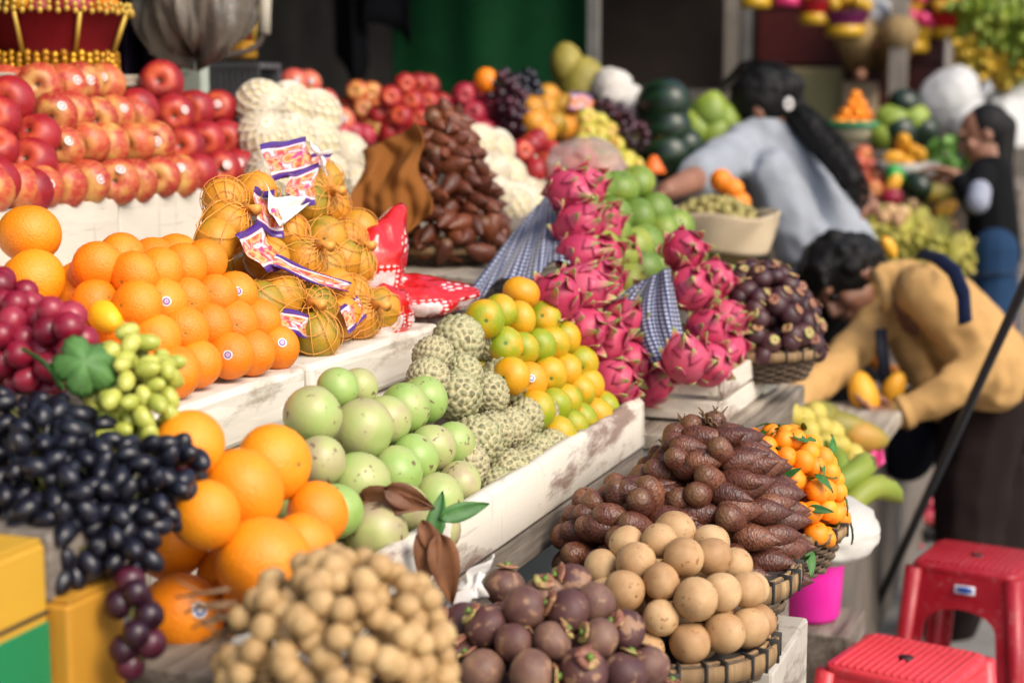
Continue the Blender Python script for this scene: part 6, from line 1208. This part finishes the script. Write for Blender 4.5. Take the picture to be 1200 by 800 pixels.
for i, (x, y, m, s, r) in enumerate([(1150, 5, BAN_GREEN, .3, .1), (1172, 18, BAN_GREEN, .3, -.3), (1195, 12, BAN_GREEN, .3, .2), (1185, 40, BAN_GREEN, .26, -.2), (1140, 52, BAN_YEL, .2, .1), (1152, 68, BAN_YEL, .2, .3), (1178, 70, BAN_YEL, .2, -.1), (1192, 55, BAN_GREEN, .24, 0)]):
    b = banana_hand(atd(x, y - 8, 240), Euler((0, r, 0)).to_quaternion(), 12, s, m, ['leftmost green banana hand hanging at the top right', 'second green banana hand at the top right', 'green banana hand cut by the right edge', 'green banana hand low at the top right', 'yellow banana hand beside the red basket', 'lower yellow banana hand beside the red basket', 'yellow banana hand right of the stalk', 'short green banana hand at the right edge'][i], 'hanging bananas', 1.4)
    c = MB(); c.tube([(0, 0, 0), (0, 0, .6)], .004, 5); new('cord', c.mesh(), TIE, b)
bl = atd(1138, 85, 230); slab('carton', bl.x - .06, bl.x + .06, bl.y, bl.y + .1, bl.z - .08, bl.z + .05, plain('blue_carton', '1f5f9c', .5), None, .004, label='small blue carton under the yellow bananas', cat='carton')
# ------------------------------------------------------------------ stools, pole, things on the ground
def stool_mat(name, c):
    m = Mat(name, .32); n = m.noise(9, 4); c1 = m.mix(m.step(n, .35, .7), c, tuple(min(1, x * 1.3 + .01) for x in lin(c)[:3])); sc_ = m.noise(4, 5, vec=m.n('Mapping', {'Vector': m.coord(), 'Scale': (9, 40, 9)}), rough=.7); m.col(m.mix(m.math('MULTIPLY', m.step(sc_, .58, .7), .45), c1, 'b88a86')); m.set(Roughness=m.n('MapRange', {0: m.noise(25, 3), 1: .3, 2: .7, 3: .25, 4: .5})); m.set(Subsurface_Weight=.1, Subsurface_Radius=(.02, .003, .003)); return m.m
def stool(c, H, label, m, rot, slanted):
    o = empty('plastic_stool', (c.x, c.y, 0), label=label, cat='stool', group='red plastic stools'); o.rotation_euler = (0, 0, rot); tw_, bw = .125, .165
    bm = bmesh.new(); bmesh.ops.create_cube(bm, size=1)
    for v in bm.verts: v.co = Vector((v.co.x * tw_ * 2, v.co.y * tw_ * 2, H - .0125 + v.co.z * .025))
    bmesh.ops.bevel(bm, geom=[e for e in bm.edges if abs(e.verts[0].co.z - e.verts[1].co.z) > .01], offset=.03, segments=4, affect='EDGES', profile=.5); bmesh.ops.bevel(bm, geom=[e for e in bm.edges if e.calc_face_angle(0) > 1.2], offset=.006, segments=2, affect='EDGES', profile=.5)
    me = bpy.data.meshes.new('seat'); bm.to_mesh(me); bm.free(); me.shade_smooth(); seat = new('seat', me, m, o)
    n = 15
    for k in range(n):                                             # moulded ridges of the seat top
        t_ = -.105 + .21 * k / (n - 1); rb = MB(); rb.box(-.0035, .0035, -.108, .108, H - .002, H + .004); rm = bevel(rb.mesh(False), .0015, 1)
        if slanted: new('ridge', rm, m, o, (t_, 0, 0))
        else: new('ridge', rm, m, o, (t_, 0, 0)); 
    if not slanted:
        for k in range(n): t_ = -.105 + .21 * k / (n - 1); rb = MB(); rb.box(-.108, .108, -.003, .003, H - .002, H + .0034); new('ridge', bevel(rb.mesh(False), .0015, 1), m, o, (0, t_, 0))
    ho = MB(); ho.tube([(0, 0, H - .001), (0, 0, H + .0052)], .015, 16); new('grip_hole_disc', ho.mesh(), plain('painted_hole_shade', '2a0608', .6), o)  # dark disc on the seat, its colour standing in for a hole's shade
    for q in range(4):                                             # each side: arched panel of two legs and a header
        a = q * math.pi / 2; prof = []; hd = H - .02
        v = []; f = []; NS = 12
        def wz(z): return tw_ + (bw - tw_) * (1 - z / H)
        ins = []                                                   # arch opening
        for k in range(NS + 1): an = math.pi * k / NS; ins.append((-.085 * math.cos(an) * 1.0, hd - .075 - .05 + .05 * math.sin(an)))
        outer = []
        for k in range(NS + 1): outer.append((-1 + 2 * k / NS, hd))
        for x, z in ins: v.append((x, -wz(z), z))
        for x, z in outer: v.append((x * wz(z) * .93, -wz(z), z))
        f += [(k, k + 1, NS + 2 + k, NS + 1 + k) for k in range(NS)]
        nb = len(v)
        for s, kk in ((-1, 0), (1, NS)):
            b0 = len(v); z1 = ins[kk][1]
            for z in (z1, z1 * .5, .0): v.append((s * (wz(z) * .93), -wz(z), z)); v.append((s * (.085 + (1 - z / z1) * .028), -wz(z), z))
            f += [(b0, b0 + 1, b0 + 3, b0 + 2), (b0 + 2, b0 + 3, b0 + 5, b0 + 4)]; f.append((kk, b0, NS + 1 + kk)) if False else f.append((kk, NS + 1 + kk, b0))
        me = mesh(v, f, False); bm = bmesh.new(); bm.from_mesh(me); bmesh.ops.remove_doubles(bm, verts=bm.verts, dist=1e-4); bmesh.ops.recalc_face_normals(bm, faces=bm.faces); bmesh.ops.solidify(bm, geom=bm.faces[:], thickness=.006); bm.to_mesh(me); bm.free(); new('side_panel', me, m, o, (0, 0, 0), Euler((0, 0, a)))
    for sx in (-1, 1):
        for sy in (-1, 1): mb = MB(); mb.tube([(sx * bw * .94, sy * bw * .94, 0), (sx * tw_ * .93, sy * tw_ * .93, H - .012)], [.02, .022], 10); new('leg', mb.mesh(), m, o)
    return o
s1 = stool(atz(1062, 772, .5), .5, 'scuffed light red stool with ridged seat at the bottom edge', stool_mat('light_red_plastic', 'c0303a'), R(-14), True); s2 = stool(atz(1145, 652, .5), .5, 'deep red stool with a blue and white label beside brown trousers', stool_mat('deep_red_plastic', '92081c'), R(-10), False)
lbm = Mat('stool_label_print', .35); co = lbm.coord(); lbm.col(lbm.mix(lbm.step(lbm.n('VectorMath', {0: lbm.n('VectorMath', {0: co, 1: (1, 1, 2.6)}, operation='MULTIPLY')}, out=1, operation='LENGTH'), .018, .022), '2c4c98', 'd8dce4')); lz = .455
lab = bevel(MB().box(-.024, .024, -.001, .001, -.010, .010).mesh(False), .0008, 1); new('label', lab, lbm.m, s2, (.01, -.1345 - .003, lz), Euler((-.08, 0, 0)))
pl = MB(); p0 = Vector((atz(1019, 727, 0).x, atz(1019, 727, 0).y, 0)); p1 = atd(1205, 325, 520); pl.tube([p0, p0.lerp(p1, .5), p1, p1 + (p1 - p0) * .35], .0125, 10)
new('pole', pl.mesh(), plain('black_strap', '23272a', .5), label='thin black pole leaning from the ground up past the stools', cat='pole')
RAMB = ('rambutan', cell_fruit(60, .05, 3), fruit('rambutan_skin', [(0, '8a3a1c'), (.5, 'b85a24'), (1, 'a87a34')], 2, .7, None, .5))
for i, (x, y) in enumerate([(1050, 616), (1040, 630), (1074, 626), (1086, 612), (1056, 632)]): p = atz(x, y, .025); put_fruit(RAMB, p, .055, jq(), 'small orange brown fruit lying on the wet aisle ground', 'fruit', 'fruit fallen on the ground')
def litter(x, y, s, c, lab):
    p = atz(x, y, .004); n = 7; v = [(s * (.7 + .5 * random.random()) * math.cos(6.28 * k / n), s * (.7 + .5 * random.random()) * math.sin(6.28 * k / n), .004 * (k % 3)) for k in range(n)] + [(0, 0, .012)]
    me = mesh(v, [(k, (k + 1) % n, n) for k in range(n)]); bm = bmesh.new(); bm.from_mesh(me); bmesh.ops.solidify(bm, geom=bm.faces[:], thickness=.001); bm.to_mesh(me); bm.free(); new('litter', me, plain('litter_' + c, c, .7), None, p, label=lab, cat='litter', group='scraps on the ground', kind='thing')
for i_, (x_, y_) in enumerate([(1100, 668), (1034, 700), (1062, 672), (1190, 560), (1028, 668)]): litter(x_, y_, .014, 'a89c90', 'small pale scrap strewn on the aisle ground')
litter(1014, 704, .035, '7a9a6a', 'pale green scrap on the ground beside the low wall'); litter(1042, 683, .02, 'c8b4b4', 'pinkish scrap on the ground left of the deep red stool'); litter(1052, 654, .02, 'b8b0a8', 'pale scrap on the ground near the fallen fruit'); litter(1078, 640, .018, 'b83040', 'red scrap on the ground near the fallen fruit')
bp = atz(1076, 606, .06); bk = empty('low_pan', bp + Vector((0, 0, -.055)), label='low black pan of dark red fruit on the ground', cat='pan'); new('body', lathe([(.12, 0), (.16, .03), (.19, .06), (.185, .06), (.15, .025), (0, .015)], 24), plain('black_pan', '101012', .5), bk)
for i in range(14): a = i * 2.4; r = .12 * math.sqrt(i / 14); put_fruit(APPLE_PLUM, bp + Vector((r * math.cos(a), r * math.sin(a), .02 + .03 * (1 - i / 14))), .055, jq(), 'dark red fruit in the low black pan', 'fruit', 'dark red fruit in the pan')
st3 = stool(atz(1192, 330, .62) + Vector((.05, 0, 0)), .45, 'distant red stool at the right edge beside the jeans', bpy.data.materials['light_red_plastic'], .3, True)
